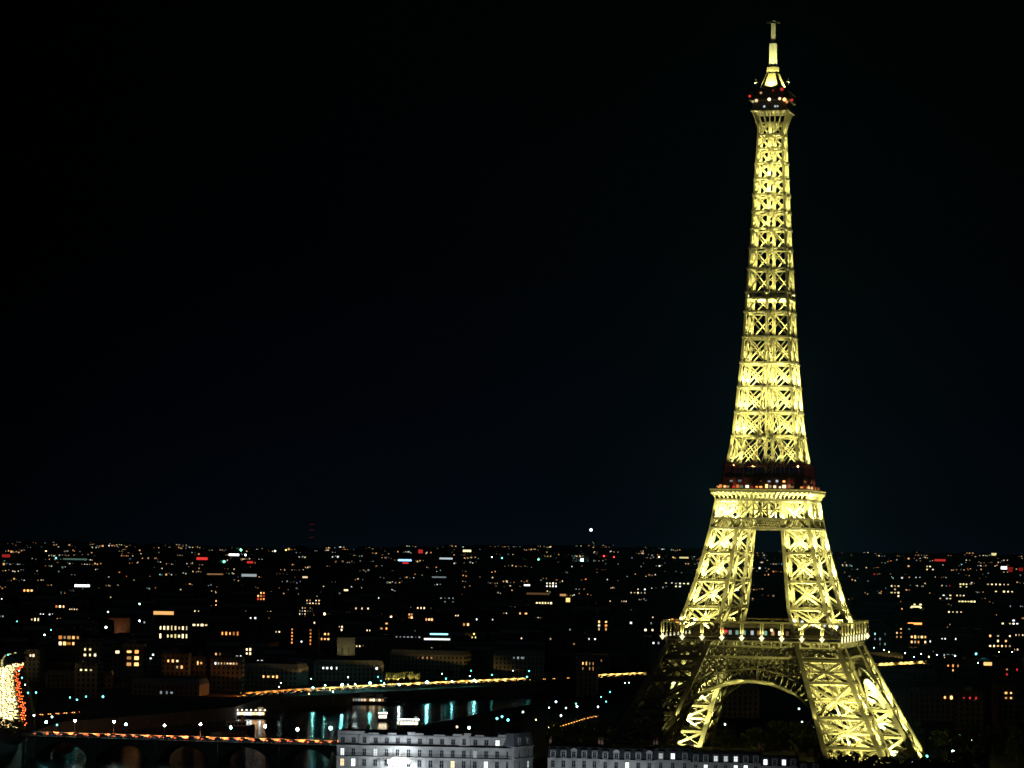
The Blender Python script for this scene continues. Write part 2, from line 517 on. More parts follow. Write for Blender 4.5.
# first platform
LW = glow('bracket_lamp', (1, .92, .5), 1.5)
fp = put('first_platform', None, TW)
dk = MB()
WP = 36.6
for k in range(4):
    T = rot4(k)
    a = [T(-35.4, -35.4, 55.2), T(35.4, -35.4, 55.2), T(17, -17, 55.2), T(-17, -17, 55.2)]
    a += [v + Vector((0, 0, 1.1)) for v in a]
    dk.add(a, [(3, 2, 1, 0), (4, 5, 6, 7), (0, 1, 5, 4), (2, 3, 7, 6)])
dk.build('deck', IROND, fp)
for k in range(4):
    T = rot4(k)
    ar = MB()                                            # the blind arcade below the deck edge
    for i in range(19):
        u = -35.2 + i * 70.4 / 18
        ar.beam(T(u, -34.6, 52.4), T(u, -35.6, 55.1), .5, .8)
    ar.beam(T(-35.6, -35.5, 55.0), T(35.6, -35.5, 55.0), .7, .6)
    ar.build('arcade_frieze', IRON, fp)
    cp = MB()
    cp.beam(T(-WP, -WP, 62.6), T(WP, -WP, 62.6), .9, .7)
    for i in range(10):
        u = -WP + i * 2 * WP / 9
        cp.beam(T(u, -WP, 62.4), T(u * .93, -31.5, 61.8), .3, .3)
    cp.build('gallery_canopy_edge', IRON, fp)
    rl = MB()
    rl.beam(T(-35.3, -35.3, 57.5), T(35.3, -35.3, 57.5), .12, .12)
    for i in range(60):
        u = -35.2 + i * 70.4 / 59
        rl.beam(T(u, -35.3, 56.2), T(u, -35.3, 57.5), .07, .07)
    rl.build('guard_rail', IROND, fp)
    for i in range(9):
        u = -WP + (i + (0 if k else 0)) * 2 * WP / 9
        gcol = MB()
        for du in (-.45, .45):
            gcol.beam(T(u + du, -WP, 57.6), T(u + du, -WP, 62.2), .34, .34)
        gcol.beam(T(u - .6, -WP, 62.0), T(u + .6, -WP, 62.0), .5, .4)
        gco = gcol.build('gallery_column', IRON, fp)
        pend = MB()
        pr = [(0, 54.9), (1.15, 56.5), (.5, 56.7), (.35, 57.5), (-.35, 57.5), (-.5, 56.7), (-1.15, 56.5)]
        m_ = len(pr)
        pend.add([T(u + a, -WP - .18, z) for a, z in pr] + [T(u + a, -WP + .18, z) for a, z in pr],
                 [tuple(range(m_)), tuple(range(2 * m_ - 1, m_ - 1, -1))] + [(q, m_ + q, m_ + (q + 1) % m_, (q + 1) % m_) for q in range(m_)])
        pend.build('pendant_lamp', LW, gco)
    pv = MB()                                            # low dark pavilions between the piers
    q = [T(-15, -29, 0), T(15, -20, 0)]
    x0, x1 = sorted((q[0].x, q[1].x)); y0, y1 = sorted((q[0].y, q[1].y))
    pv.box(x0, y0, 56.3, x1, y1, 60.2); pv.frus(x0 - .8, y0 - .8, x1 + .8, y1 + .8, 60.2, 61.6, 3)
    pvo = pv.build('pavilion', IROND, fp)
    for i in range(10):
        u = -13 + i * 2.9 + R(-.3, .3)
        z = MB()
        c_ = T(u, -29.06, 58.2)
        a, b_ = T(u - .6, -29.06, 57.4), T(u + .6, -29.06, 57.4)
        z.add([a, b_, b_ + Vector((0, 0, 1.7)), a + Vector((0, 0, 1.7))], [(0, 1, 2, 3)])
        if R(0, 1) < .65: z.build('window', G[random.choice(['dimamber', 'dimwhite', 'warm', 'dimgreen', 'red', 'dimgreen'])], pvo)
for u, v, h, cn in ((-33, -35, 62.9, 'orange'), (-31, -35, 62.4, 'orange'), (-29.5, -34, 63.6, 'warm'), (-26.5, -34, 63.8, 'warm'), (-24, -33, 63.2, 'white'), (-12, -36, 59.5, 'red'),
                    (-10.5, -36, 58.8, 'red'), (20, -34, 63.2, 'white'), (17, -34, 63.6, 'white'), (24.5, -34.4, 62.2, 'white'), (26, -34.4, 61.7, 'yellow'), (29, -34.4, 61.9, 'white'), (31.5, -35, 61.8, 'yellow'), (34, -34.8, 61.4, 'white'), (8, -36, 59.6, 'warm')):
    z = MB(); z.ball((u, v, h), .62); z.build('platform_lamp', G[cn], fp)

# belt and second platform
for k in range(4):
    T = rot4(k)
    bt = put('lattice_belt', None, TW)
    def Q(u, h, off=.0): return T(u * Wo(h), -Wo(h) - off, h)
    fr = MB()
    for h, t_ in ((100.6, .8), (104.6, .9), (112.2, .8)):
        fr.beam(Q(-1, h, .4), Q(1, h, .4), t_, t_)
    fr.build('belt_chord', IROND, bt)
    ha = MB()
    for i in range(40):
        u0, u1 = -1 + 2 * i / 40, -1 + 2 * (i + 1.6) / 40
        if u1 <= 1: ha.beam(Q(u0, 101.1, .1), Q(u1, 104.1, .1), .42, .4)
    ha.build('belt_lacing', IRON, bt)
    ub = MB()
    for u0, u1 in ((-.46, -.15), (-.15, .15), (.15, .46)):
        ub.beam(Q(u0, 105, .0), Q(u1, 111.8, .0), .6, .5); ub.beam(Q(u1, 105, .0), Q(u0, 111.8, .0), .6, .5)
        ub.beam(Q(u0, 105, .0), Q(u0, 111.8, .0), .7, .6)
        ub.beam(Q(u0, 108.4), Q(u1, 108.4), .45, .4); ub.beam(Q((u0 + u1) / 2, 105), Q((u0 + u1) / 2, 111.8), .4, .4)
    ub.build('upper_bracing', IRON, bt)
sp_ = put('second_platform', None, TW)
W2 = 20.6
b_ = MB(); b_.box(-W2, -W2, 115.4, W2, W2, 116.3); b_.build('deck', IROND, sp_)
for k in range(4):
    T = rot4(k)
    for i in range(22):
        br = MB()
        u = -1 + 2 * i / 21
        pr = [(18.5, 111.6), (18.8, 113.1), (19.5, 114.4), (20.4, 115.2)]
        for (r0, h0), (r1, h1) in zip(pr, pr[1:]):
            br.beam(T(u * r0, -r0, h0), T(u * r1, -r1, h1), .42, .7, (1, 1, 0))
        br.build('cornice_bracket', IRON, sp_)
    cv = MB()
    pr = [(17.9, 112.4), (18.3, 113.6), (19.0, 114.6), (20.0, 115.3)]
    for (r0, h0), (r1, h1) in zip(pr, pr[1:]):
        cv.add([T(-r0, -r0, h0), T(r0, -r0, h0), T(r1, -r1, h1), T(-r1, -r1, h1)], [(0, 1, 2, 3)])
    cv.build('coved_cornice', IRON, sp_)
    ed = MB(); ed.beam(T(-W2, -W2 - .1, 116.4), T(W2, -W2 - .1, 116.4), .35, .5); ed.build('deck_edge', IRON, sp_)
    gb = MB()
    q = [T(-16.6, -16.8, 0), T(16.6, -13.6, 0)]
    x0, x1 = sorted((q[0].x, q[1].x)); y0, y1 = sorted((q[0].y, q[1].y))
    gb.box(x0, y0, 116.3, x1, y1, 121.5); gb.frus(x0 - .4, y0 - .4, x1 + .4, y1 + .4, 121.5, 123.4, .9)
    gbo = gb.build('gallery_building', IROND, sp_)
    for row, h in ((0, 117.2), (1, 119.6)):
        for i in range(19 if row == 0 else 11):
            u = (-17 + i * 34 / 18) if row == 0 else (-15 + i * 3)
            z = MB(); vv = -16.9 if row else -18.4
            a = T(u - .62, vv, h)
            bb = T(u + .62, vv, h)
            hh = R(.5, 1.5); sh_ = R(-.5, .5); a = T(u - R(.3, .8) + sh_, vv, h); bb = T(u + R(.3, .8) + sh_, vv, h)
            z.add([a, bb, bb + Vector((0, 0, hh)), a + Vector((0, 0, hh))], [(0, 1, 2, 3)])
            cn = random.choice(['amber', 'orange', 'orange', 'amber', 'dimamber', 'warm', 'dimgreen', 'red']) if row == 0 else random.choice(['orange', 'red', 'red', 'dimamber', 'dimwhite', 'dimamber'])
            if R(0, 1) < (.9 if row == 0 else .7): z.build('lit_window', G[cn], gbo)
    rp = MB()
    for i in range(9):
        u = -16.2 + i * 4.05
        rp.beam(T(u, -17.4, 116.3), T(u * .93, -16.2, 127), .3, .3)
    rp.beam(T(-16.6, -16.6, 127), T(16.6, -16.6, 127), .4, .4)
    rp.build('gallery_frame', REDLIT, sp_)
    for u in (-10, 10):
        p = T(u, -19.2, 116.6); flood(p.x, p.y, p.z, 900, 120, T(0, .35, 1), (1, .22, .08))

# upper shaft
SH = [126.5, 138.7, 148.8, 159.2, 169.2, 180, 190.5, 198.6, 208.5, 217, 225.2, 232.4, 239.5, 246.2, 252.7, 258.8, 264.5, 269.5]
sh = put('upper_shaft', None, TW)
for sx in (-1, 1):
    for sy in (-1, 1):
        c_ = MB()
        for h0, h1 in zip(SH, SH[1:]):
            c_.beam((sx * Wo(h0), sy * Wo(h0), h0), (sx * Wo(h1), sy * Wo(h1), h1), 1.15 - .0028 * (h0 - 126), None, (sx, 0, 0))
        c_.build('corner_chord', IRON, sh)
        c_ = MB()                                        # chords beside the middle gap of each face
        for h0, h1 in zip(SH, SH[1:]):
            for u in (0, 1):
                p0 = (sx * (Wi(h0) if u else Wo(h0)), sy * (Wo(h0) if u else Wi(h0)), h0)
                p1 = (sx * (Wi(h1) if u else Wo(h1)), sy * (Wo(h1) if u else Wi(h1)), h1)
                c_.beam(p0, p1, .48, .48, (sx, 0, 0))
        c_.build('middle_chord', IRON, sh)
for k in range(4):
    T = rot4(k)
    f_ = MB()
    for s_ in (-1, 1):
        lattice_face(f_, lambda h: T(s_ * Wo(h), -Wo(h), h), lambda h: T(s_ * Wi(h), -Wo(h), h), SH, .50, .80)
    for h0, h1 in zip(SH, SH[1:]):
        if Wi(h0) > .9:
            f_.beam(T(-Wi(h0), -Wo(h0), h0), T(Wi(h1), -Wo(h1), h1), .35, .3); f_.beam(T(Wi(h0), -Wo(h0), h0), T(-Wi(h1), -Wo(h1), h1), .35, .3)
    f_.build('face_bracing', IRON, sh)
    f_ = MB()                                            # walls of the legs on the inner side, up to where they join
    for s_ in (-1, 1):
        lattice_face(f_, lambda h: T(s_ * Wo(h), -Wi(h), h), lambda h: T(s_ * Wi(h), -Wi(h), h), SH[:6], .42, .6)
    f_.build('inner_bracing', IRON, sh)
    for i, h in enumerate(SH[1:15]):
        z = MB(); c_ = T(0, -Wo(h) - 1.1, h - .6); sz = 1.0 - .0022 * (h - 138)
        z.lathe([(sz * .7, h - sz), (sz, h - sz * .4), (sz, h + sz * .4), (sz * .7, h + sz)], 8, (c_.x, c_.y)); z.build('floodlight_housing', IROND, sh)
for h in SH[1:13]:
    for s_ in ((1, -1), (-1, -1), (1, 1)):
        z = MB(); z.lathe([(.45, h - .7), (.68, h - .3), (.68, h + .3), (.45, h + .7)], 8, (s_[0] * (Wo(h) + .3), s_[1] * (Wo(h) + .3))); z.build('floodlight_housing', IROND, sh)
lg = MB()
for u, v in ((-1.4, -1.4), (1.4, -1.4), (1.4, 1.4), (-1.4, 1.4)):
    lg.beam((u, v, 116), (u, v, 270), .4)
for i in range(50):
    h = 117 + i * 3.06
    lg.beam((-1.4, -1.4, h), (1.4, -1.4, h + 3), .25); lg.beam((1.4, 1.4, h), (-1.4, 1.4, h + 3), .25)
    lg.beam((-1.4, 1.4, h), (-1.4, -1.4, h + 3), .25); lg.beam((1.4, -1.4, h), (1.4, 1.4, h + 3), .25)
lg.build('lift_shaft', IRON, sh)
ip = MB(); ww = Wo(197) + .5
ip.box(-ww, -ww, 195.6, ww, ww, 196.4); ip.build('intermediate_deck', IRON, sh)
for h in SH[1:]:                                         # horizontal frames at each storey
    z = MB(); a = Wo(h)
    z.beam((-a, -a, h), (a, a, h), .4); z.beam((-a, a, h), (a, -a, h), .4)
    z.build('storey_frame', IRON, sh)

# summit
su = put('summit', None, TW)
b_ = MB()
for k in range(4):
    T = rot4(k)
    for i in range(7):
        u = -1 + i / 3
        b_.beam(T(u * 5.2, -5.2, 267.5), T(u * 6.0, -6.0, 270.5), .4, .4); b_.beam(T(u * 6, -6, 270.5), T(u * 7.2, -7.2, 274.2), .34, .34)
b_.build('flared_bracket', IRON, su)
b_ = MB(); b_.box(-8.1, -8.1, 274.2, 8.1, 8.1, 275.0); b_.build('deck', IROND, su)
b_ = MB(); b_.box(-7.2, -7.2, 275, 7.2, 7.2, 278.6); b_.box(-8.4, -8.4, 278.6, 8.4, 8.4, 279.2); b_.box(-5.6, -5.6, 279.2, 5.6, 5.6, 283.4)
b_.frus(-6.4, -6.4, 6.4, 6.4, 283.4, 284.2, .6)
b_.build('cabin', IROND, su)
b_ = MB()
for k in range(4):
    T = rot4(k)
    for i in range(15):
        u = -8.2 + i * 16.4 / 14
        b_.beam(T(u, -8.2, 279.2), T(u, -8.2, 282.2), .12)
    b_.beam(T(-8.2, -8.2, 282.2), T(8.2, -8.2, 282.2), .15)
b_.build('cage', IROND, su)
for u, v, h, cn, r_ in ((-8.3, -7.9, 280.4, 'red', .55), (5.2, -8.0, 283, 'red', .75), (1.5, -7.9, 282.6, 'red', .3), (9.0, -5.4, 278.8, 'red', .55), (-3.5, -8.5, 281.6, 'dimamber', .5), (-5.4, -8.5, 278.4, 'warm', .7), (-6.8, -8.5, 278.0, 'yellow', .5),
                        (0, -8.5, 278.8, 'warm', .65), (4.4, -8.5, 279, 'warm', .6), (6.4, -8.5, 278.6, 'amber', .75), (7.4, -8.5, 277.6, 'orange', .6), (-2.2, -7.6, 276, 'dimwhite', .5), (2.4, -7.6, 276, 'dimwhite', .5), (3.4, -7.6, 276, 'dimwhite', .4)):
    z = MB(); z.ball((u, v, h), r_); z.build('warning_lamp' if cn == 'red' else 'cabin_lamp', G[cn], su)
b_ = MB()
b_.lathe([(5.4, 284.2), (5.1, 285.4), (4.3, 287), (3.5, 288.8), (2.8, 290.6), (2.2, 291), (2.2, 291.4)], 12)
for k in range(12):
    a = 2 * PI * k / 12
    b_.beam((5.5 * math.cos(a), 5.5 * math.sin(a), 284.2), (2.6 * math.cos(a), 2.6 * math.sin(a), 290.8), .35)
b_.build('lantern_dome', IRON, su)
b_ = MB(); b_.lathe([(2.4, 291.4), (2.6, 292), (2.5, 293.4), (1.8, 294.2)], 12); b_.build('lantern', IRON, su)
ms = put('mast', None, su)
b_ = MB(); b_.lathe([(1.65, 294.2), (1.6, 303.4), (1.2, 304)], 10); b_.build('lower_mast', WHITEP, ms)
b_ = MB(); b_.lathe([(.95, 304), (.9, 312)], 10); b_.build('upper_mast', WHITEP, ms)
b_ = MB(); b_.box(-2.8, -.4, 312, 2.8, .4, 312.7); b_.lathe([(1.2, 312.7), (1.5, 313.4), (.9, 314.6), (.2, 315.6)], 8); b_.build('crossbar', METAL, ms)
for sx in (-1, 1):
    b_ = MB()
    b_.beam((sx * 6.6, -2, 284), (sx * 6.9, -2, 288.6), .25); b_.lathe([(.2, 286.6), (.9, 287), (.9, 287.3)], 8, (sx * 6.9, -2)); b_.build('aerial', METAL, su)

K = 1.6
for sx in (-1, 1):
    for sy in (-1, 1):
        kk = .0002 if (sx, sy) == (-1, -1) else (.12 if sx < 0 else 1)
        for h in (3, 15, 27):
            m_ = (Wo(h) + Wi(h)) / 2
            flood(sx * m_, sy * m_, h, (110000 if h < 20 else 32000) * K * kk, 84, (-sx * .44, -sy * .44, 1))
        m_ = (Wo(41) + Wi(41)) / 2
        flood(sx * m_, sy * m_, 40.5, 2600 * K * (.01 if sx < 0 else 1), 90, (-sx * .44, -sy * .44, 1))
        for h in (58.5, 69, 80, 91):
            m_ = (Wo(h) + Wi(h)) / 2
            flood(sx * m_, sy * m_, h, 20000 * K, 120, (-sx * .25, -sy * .25, 1))
        m_ = (Wo(103) + Wi(103)) / 2
        flood(sx * m_, sy * m_, 103, 26000 * K)
        for h in (126.6, 138, 148, 158, 168):
            m_ = (Wo(h) + Wi(h)) / 2
            flood(sx * m_, sy * m_, h, 7000 * K, 130)
for h in SH[5:-2]:
    a = Wo(h) * .5
    for sx in (-1, 1):
        for sy in (-1, 1):
            flood(sx * a, sy * a, h + .6, 4600 * K * (Wo(h) / 7) ** 2, 150)
def outer(u, h, k, power, cone=125, off=1.9):           # a projector on a short arm outside a face, shining up along it
    T = rot4(k); p = T(u, -Wo(h) - off, h); a = T(0, .30, 1)
    flood(p.x, p.y, p.z, power, cone, a, size=.25)
for k in range(4):
    for h0, h1 in zip(SH, SH[1:]):
        p_ = (24000 if Wi(h0) > 1 else 80000) * K * ((h1 - h0) / 9) * (1 if h0 < 250 else .35 if h0 < 257 else .05)
        if Wi(h0) > 1:
            for s_ in (-1, 1): outer(s_ * (Wo(h0) + Wi(h0)) / 2, h0 + .4, k, p_ * .6, 140, 1.6)
        else: outer(0, h0 + .6, k, p_ * .6, 140, 1.6)
    for s_ in (-1, 1):
        for h0 in (58, 68, 79, 90.5, 105.4):
            outer(s_ * (Wo(h0) + Wi(h0)) / 2, h0 + .5, k, 26000 * K, 135, 1.9)
        if not ((k == 0 and s_ == -1) or k == 3):
            for h0 in (2.5, 14.3, 25.5):
                outer(s_ * (Wo(h0) + Wi(h0)) / 2, h0 + .5, k, 42000 * K, 120, 2.6)
    T = rot4(k)
    for q in range(9):                                   # small projectors that graze the inner rim of the arch
        t_ = math.radians((22, 38, 54, 70, 110, 126, 142, 158, 90)[q])
        u_, h_ = 37.0 * math.cos(t_), 1.8 + 37.0 * math.sin(t_)
        sg = 1 if u_ > 0 else -1
        p = T(u_, -Wo(h_) - 1.5, h_); a = T(-math.sin(t_) * sg, .25, math.cos(t_) * sg)
        flood(p.x, p.y, p.z, 4500 * K, 46, a, size=.15)
for sx in (-1, 1):                                       # projectors on the inner sides of the far piers
    for h in (3, 14, 25):
        flood(sx * (Wi(h) + (6 if sx < 0 else 12)), Wi(h) - 4, h, 52000 * K, 88 if sx < 0 else 105, (-sx * .44, -.1, 1))
for k in range(4):                                       # rows of floods on the platform edges washing the outer faces
    T = rot4(k)
    for u in (-.8, .8):
        p = T(u * 24, -34, 58); a = T(0, .42, 1)
        flood(p.x, p.y, p.z, 30000 * K, 60, a)
    for u in (-.6, .6):
        p = T(u * 17, -18.6, 127.2); a = T(0, .14, 1)
        flood(p.x, p.y, p.z, 60000 * K, 60, a)
    p = T(0, -17.6, 105); flood(p.x, p.y, p.z, 16000 * K, 160)
    for u in (-10, 10):
        p = T(u, -20.8, 104.9); flood(p.x, p.y, p.z, 6000 * K, 165)
    p = T(0, -9.5, 197); flood(p.x, p.y, p.z, 20000 * K, 60, T(0, .05, 1))
    p = T(0, -7.6, 284.6); flood(p.x, p.y, p.z, 20000 * K, 120, T(0, .45, 1))
    for i in range(9):
        p = T(-WP + i * 2 * WP / 9, -WP - .75, 57.2); flood(p.x, p.y, p.z, 2800 * K, 75, T(0, .12, 1), size=.15)

# ------------------------------------------------------------------ foreground town houses
def window_meshes(w_, h_, lit=None):
    fr = MB(); t_ = .16
    fr.box(-w_ / 2 - t_, -.14, -t_, -w_ / 2, .0, h_ + t_); fr.box(w_ / 2, -.14, -t_, w_ / 2 + t_, .0, h_ + t_)
    fr.box(-w_ / 2, -.14, h_, w_ / 2, .0, h_ + t_); fr.box(-w_ / 2 - .3, -.28, -t_ - .12, w_ / 2 + .3, .0, -t_)
    fr.box(-.05, -.08, 0, .05, -.02, h_); fr.box(-w_ / 2, -.08, h_ * .6, w_ / 2, -.02, h_ * .6 + .08)
    pn = MB(); pn.add([(-w_ / 2, -.015, 0), (w_ / 2, -.015, 0), (w_ / 2, -.015, h_), (-w_ / 2, -.015, h_)], [(0, 1, 2, 3)])
    return fr.mesh('window_frame', STONE), pn
WM = {}
def win(parent, x, y, z, w_, h_, lit=None, m_frame=None):
    key = (w_, h_)
    if key not in WM:
        fr, pn = window_meshes(w_, h_)
        WM[key] = (fr, {})
        WM[key][1]['_'] = pn
    fr, d_ = WM[key]
    nm = lit or 'dark'
    if nm not in d_:
        d_[nm] = d_['_'].mesh('pane', G[lit] if lit else GLASSD)
    o = put('window', fr, parent, (x, y, z))
    put('pane', d_[nm], o)
    return o

def facade_place(pxl, pxr, dl, dr):
    """left end and direction of a facade whose ends lie under two picture columns at two depths"""
    def P(px, d_):
        r_ = ray(px, 745); t = d_ / r_.dot(HF)
        p = CAM + r_ * t
        return Vector((p.x, p.y, 0))
    a, b_ = P(pxl, dl), P(pxr, dr)
    return a, math.atan2((b_ - a).y, (b_ - a).x), (b_ - a).length

# the long pale building
a, rz, ln = facade_place(337, 514, 1052, 1046)
pal = thing('apartment_building', 'long pale stone apartment building under cold floodlight with flat cornice and arched gables', 'building', a, rz)
TOP, COR, COR2 = 26.3, 22.6, 18.75
b_ = MB(); b_.box(0, 0, 0, ln, 15, COR); b_.build('wall', STONE, pal)
b_ = MB(); b_.box(.3, .7, COR, ln - .3, 14.4, TOP - .3); b_.build('attic_wall', STONE, pal)
for x0_, x1_ in ((.2, 9.2), (ln * .40, ln * .44), (ln * .72, ln * .755)):   # raised end pavilion and party walls
    b_ = MB(); b_.box(x0_, .2, TOP + .003, x1_, 12, TOP + .8); b_.box(x0_ - .15, .0, TOP + .803, x1_ + .15, 12.2, TOP + 1.05); b_.build('raised_parapet', STONE, pal)
for q in range(7):
    b_ = MB(); x = 11 + q * 7.3 + R(-1, 1); b_.box(x, .4, TOP + .003, x + R(2, 4), .9, TOP + R(.35, .8)); b_.build('blocking_course', STONE, pal)
rf = MB(); rf.box(0, .35, TOP - .3, ln, 14.8, TOP); rf.frus(.6, 1.2, ln - .6, 14, TOP, TOP + 1.2, 4, 0, 3.5); rfo = rf.build('roof', ZINC, pal)
for x in (2.5, 9.2, 26.5, 45, 52.5, 59.5):
    c_ = MB(); c_.box(x, 7, TOP + .5, x + .9, 10, TOP + 2.6)
    for q in range(4): c_.lathe([(.16, TOP + 2.6), (.13, TOP + 3.3)], 6, (x + .45, 7.4 + q * .75))
    c_.build('chimney', BRICK, rfo)
for z0, z1, pr in ((COR - .35, COR, .75), (COR - .65, COR - .35, .45), (COR2 - .2, COR2 + .1, .9), (15.1, 15.35, .35), (4.2, 4.5, .4)):
    b_ = MB(); b_.box(-.15, -pr, z0, ln + .15, -.002, z1); b_.build('cornice', STONE, pal)
b_ = MB()
for i in range(int(ln / .5)):
    b_.box(i * .5 + .1, -.62, COR2 + .1, i * .5 + .16, -.56, COR2 + .95)
b_.box(0, -.64, COR2 + .95, ln, -.54, COR2 + 1.02); b_.build('balcony_railing', METAL, pal)
lits = {(0, 0): 'white', (3, 0): 'white', (0, 1): 'warm', (1, 1): 'white', (7, 1): None, (10, 1): 'warm', (13, 1): 'white', (6, 0): None, (12, 0): 'dimwhite'}
nb = int(ln / 3.75)
bay = ln / nb
for i in range(nb):
    x = (i + .5) * bay
    arch = i in (2, 11)
    win(pal, x, .7, COR + .75, 1.3, 1.75, None if i != 14 else 'white')
    win(pal, x, 0, COR2 + .35, 1.2, 2.3, lits.get((i, 0)))
    win(pal, x, 0, 15.5, 1.25, 2.35, lits.get((i, 1)))
    win(pal, x, 0, 11.5, 1.25, 2.4, None)
    if arch:
        g_ = MB(); pr = [(-1.9, 0)] + [(-1.9 * math.cos(PI * q / 8), 2.6 + 1.5 * math.sin(PI * q / 8)) for q in range(9)] + [(1.9, 0)]
        fr_ = [(x + u, .25, COR + v) for u, v in pr]; bk = [(x + u, .69, COR + v) for u, v in pr]
        n_ = len(pr)
        g_.add(fr_ + bk, [tuple(range(n_ - 1, -1, -1)), tuple(range(n_, 2 * n_))] + [(q, (q + 1) % n_, n_ + (q + 1) % n_, n_ + q) for q in range(n_)])
        g_.build('arched_gable', STONE, pal)
        win(pal, x, .25, COR + .8, 1.1, 1.9)
b_ = MB()
for i in range(nb + 1):
    x = i * bay
    if i % 2 == 0: b_.box(max(0, x - .25), -.22, 4.6, min(ln, x + .25), -.002, COR2 - .25); b_.box(max(.3, x - .2), .5, COR + .05, min(ln - .3, x + .2), .698, TOP - .35)
b_.build('pilaster', STONE, pal)
b_ = MB()
for x in (bay * 5, bay * 12.0): b_.lathe([(.09, 2), (.09, COR - .7)], 6, (x + .42, -.2))
b_.build('downpipe', METAL, pal)
# its taller corner house
a2, rz2, ln2 = facade_place(514, 533, 1045, 1056)
co = thing('corner_house', 'narrow pale corner house closing the end of the long stone building', 'building', a2, rz2)
b_ = MB(); b_.box(0, 0, 0, ln2, 12, 23.2); b_.build('wall', STONE, co)
b_ = MB(); b_.frus(-.2, -.2, ln2 + .2, 12, 23.2, 27.6, .8); cro = b_.build('roof', ZINC, co)
c_ = MB(); c_.box(ln2 - 2, 5, 26, ln2 - 1, 8, 30); c_.build('chimney', BRICK, cro)
for z0, pr in ((22.8, .6), (18.8, .5), (15.2, .3)):
    c_ = MB(); c_.box(-.1, -pr, z0, ln2 + .1, -.002, z0 + .35); c_.build('cornice', STONE, co)
for i in range(2):
    x = ln2 * (.28 + .46 * i)
    win(co, x, 0, 19.4, 1.1, 2.2); win(co, x, 0, 15.7, 1.1, 2.2, 'dimwhite' if i else None); win(co, x, 0, 11.8, 1.1, 2.2)
    dmr = MB(); dmr.box(x - .9, -.1, 23.6, x + .9, 1.6, 26.0); dmr.frus(x - 1.1, -.25, x + 1.1, 1.8, 26.0, 26.6, .5); dmo = dmr.build('dormer', STONE, co)
    win(dmo, x, -.1, 24, 1.0, 1.5)

def house(pxl, pxr, dl, dr, zc, zr, label, nbay, lit_d=(), lit_f=(), arched=(), mdorm=STONE, wallm=STONE):
    a, rz, ln = facade_place(pxl, pxr, dl, dr)
    h = thing('town_house', label, 'house', a, rz)
    b_ = MB(); b_.box(.004, 0, 0, ln - .004, 13, zc); b_.build('wall', wallm, h)
    b_ = MB(); b_.box(.004, -.55, zc - .4, ln - .004, -.002, zc); b_.box(.004, -.35, zc - 3.9, ln - .004, -.002, zc - 3.65); b_.build('cornice', wallm, h)
    rf = MB(); rf.frus(.01, .1, ln - .01, 13, zc, zr - .9, .02, 0, 1.3); rf.frus(.02, 1.35, ln - .02, 11.7, zr - .9, zr, .02, 0, 4.2)
    rfo = rf.build('mansard_roof', SLATE, h)
    for x in (.5, ln - .5):
        c_ = MB(); c_.box(x - .35, 3, zc, x + .35, 8, zr + 1.4)
        for q in range(6): c_.lathe([(.16, zr + 1.4), (.12, zr + 2.1)], 6, (x, 3.5 + q * .75))
        c_.build('chimney', BRICK, rfo)
    bay = ln / nbay
    for i in range(nbay):
        x = (i + .5) * bay
        d_ = MB(); ww = .95
        d_.box(x - ww, -.06, zc + .1, x + ww, 1.6, zc + 2.35)
        if i in arched:
            pr = [(-1.15 * math.cos(PI * q / 8), 1.0 * math.sin(PI * q / 8)) for q in range(9)]
            n_ = len(pr)
            d_.add([(x + u, -.2, zc + 2.36 + v) for u, v in pr] + [(x + u, 1.6, zc + 2.36 + v) for u, v in pr],
                   [tuple(range(n_ - 1, -1, -1)), tuple(range(n_, 2 * n_))] + [(q, (q + 1) % n_, n_ + (q + 1) % n_, n_ + q) for q in range(n_)])
        else:
            d_.frus(x - ww - .2, -.2, x + ww + .2, 1.7, zc + 2.36, zc + 2.8, .35)
        do = d_.build('dormer', mdorm, h)
        win(do, x, -.065, zc + .4, 1.15, 1.7, 'white' if i in lit_d else None)
        for z in (zc - 3.1, zc - 6.9):
            win(h, x, 0, z, 1.15, 2.2, 'white' if (i in lit_f and z > zc - 4) else None)
    # aerial
    at_ = MB(); x = ln * R(.3, .7); at_.beam((x, 6, zr - .2), (x, 6, zr + 2.6), .09)
    for q in range(3): at_.beam((x - .5, 6, zr + 1.6 + q * .4), (x + .5, 6, zr + 1.6 + q * .4), .06)
    at_.build('aerial', METAL, rfo)
    return h
house(548, 600, 1035, 1033, 20.4, 25.0, 'pale mansard house with lit stone front, first in the row by the dark gap', 5, arched=(2,))
house(600, 655, 1033, 1031, 20.2, 24.8, 'pale mansard house with two rounded dormers in the cold lit row', 5, arched=(1, 4), lit_f=(2,))
house(655, 691, 1031, 1030, 20.5, 25.2, 'grey mansard house with one wide bright dormer window, under the arch foot', 3, lit_d=(0, 1), mdorm=STONE2, wallm=STONE2)
house(691, 761, 1030, 1028, 20.0, 24.5, 'grey mansard house with four bright dormer windows, below the tower arch', 7, lit_d=(2, 3, 4), lit_f=(1, 4, 5), mdorm=STONE2, wallm=STONE2)
house(761, 798, 1028, 1027, 19.2, 23.6, 'dim mansard house with small bright dormers, below the tower arch', 4, lit_d=(0, 2), mdorm=STONE2, wallm=STONE2)
house(798, 822, 1027, 1027, 17.6, 21.6, 'dark low mansard house ending the row towards the tower foot', 2, lit_d=(), mdorm=STONE2, wallm=STONE2)

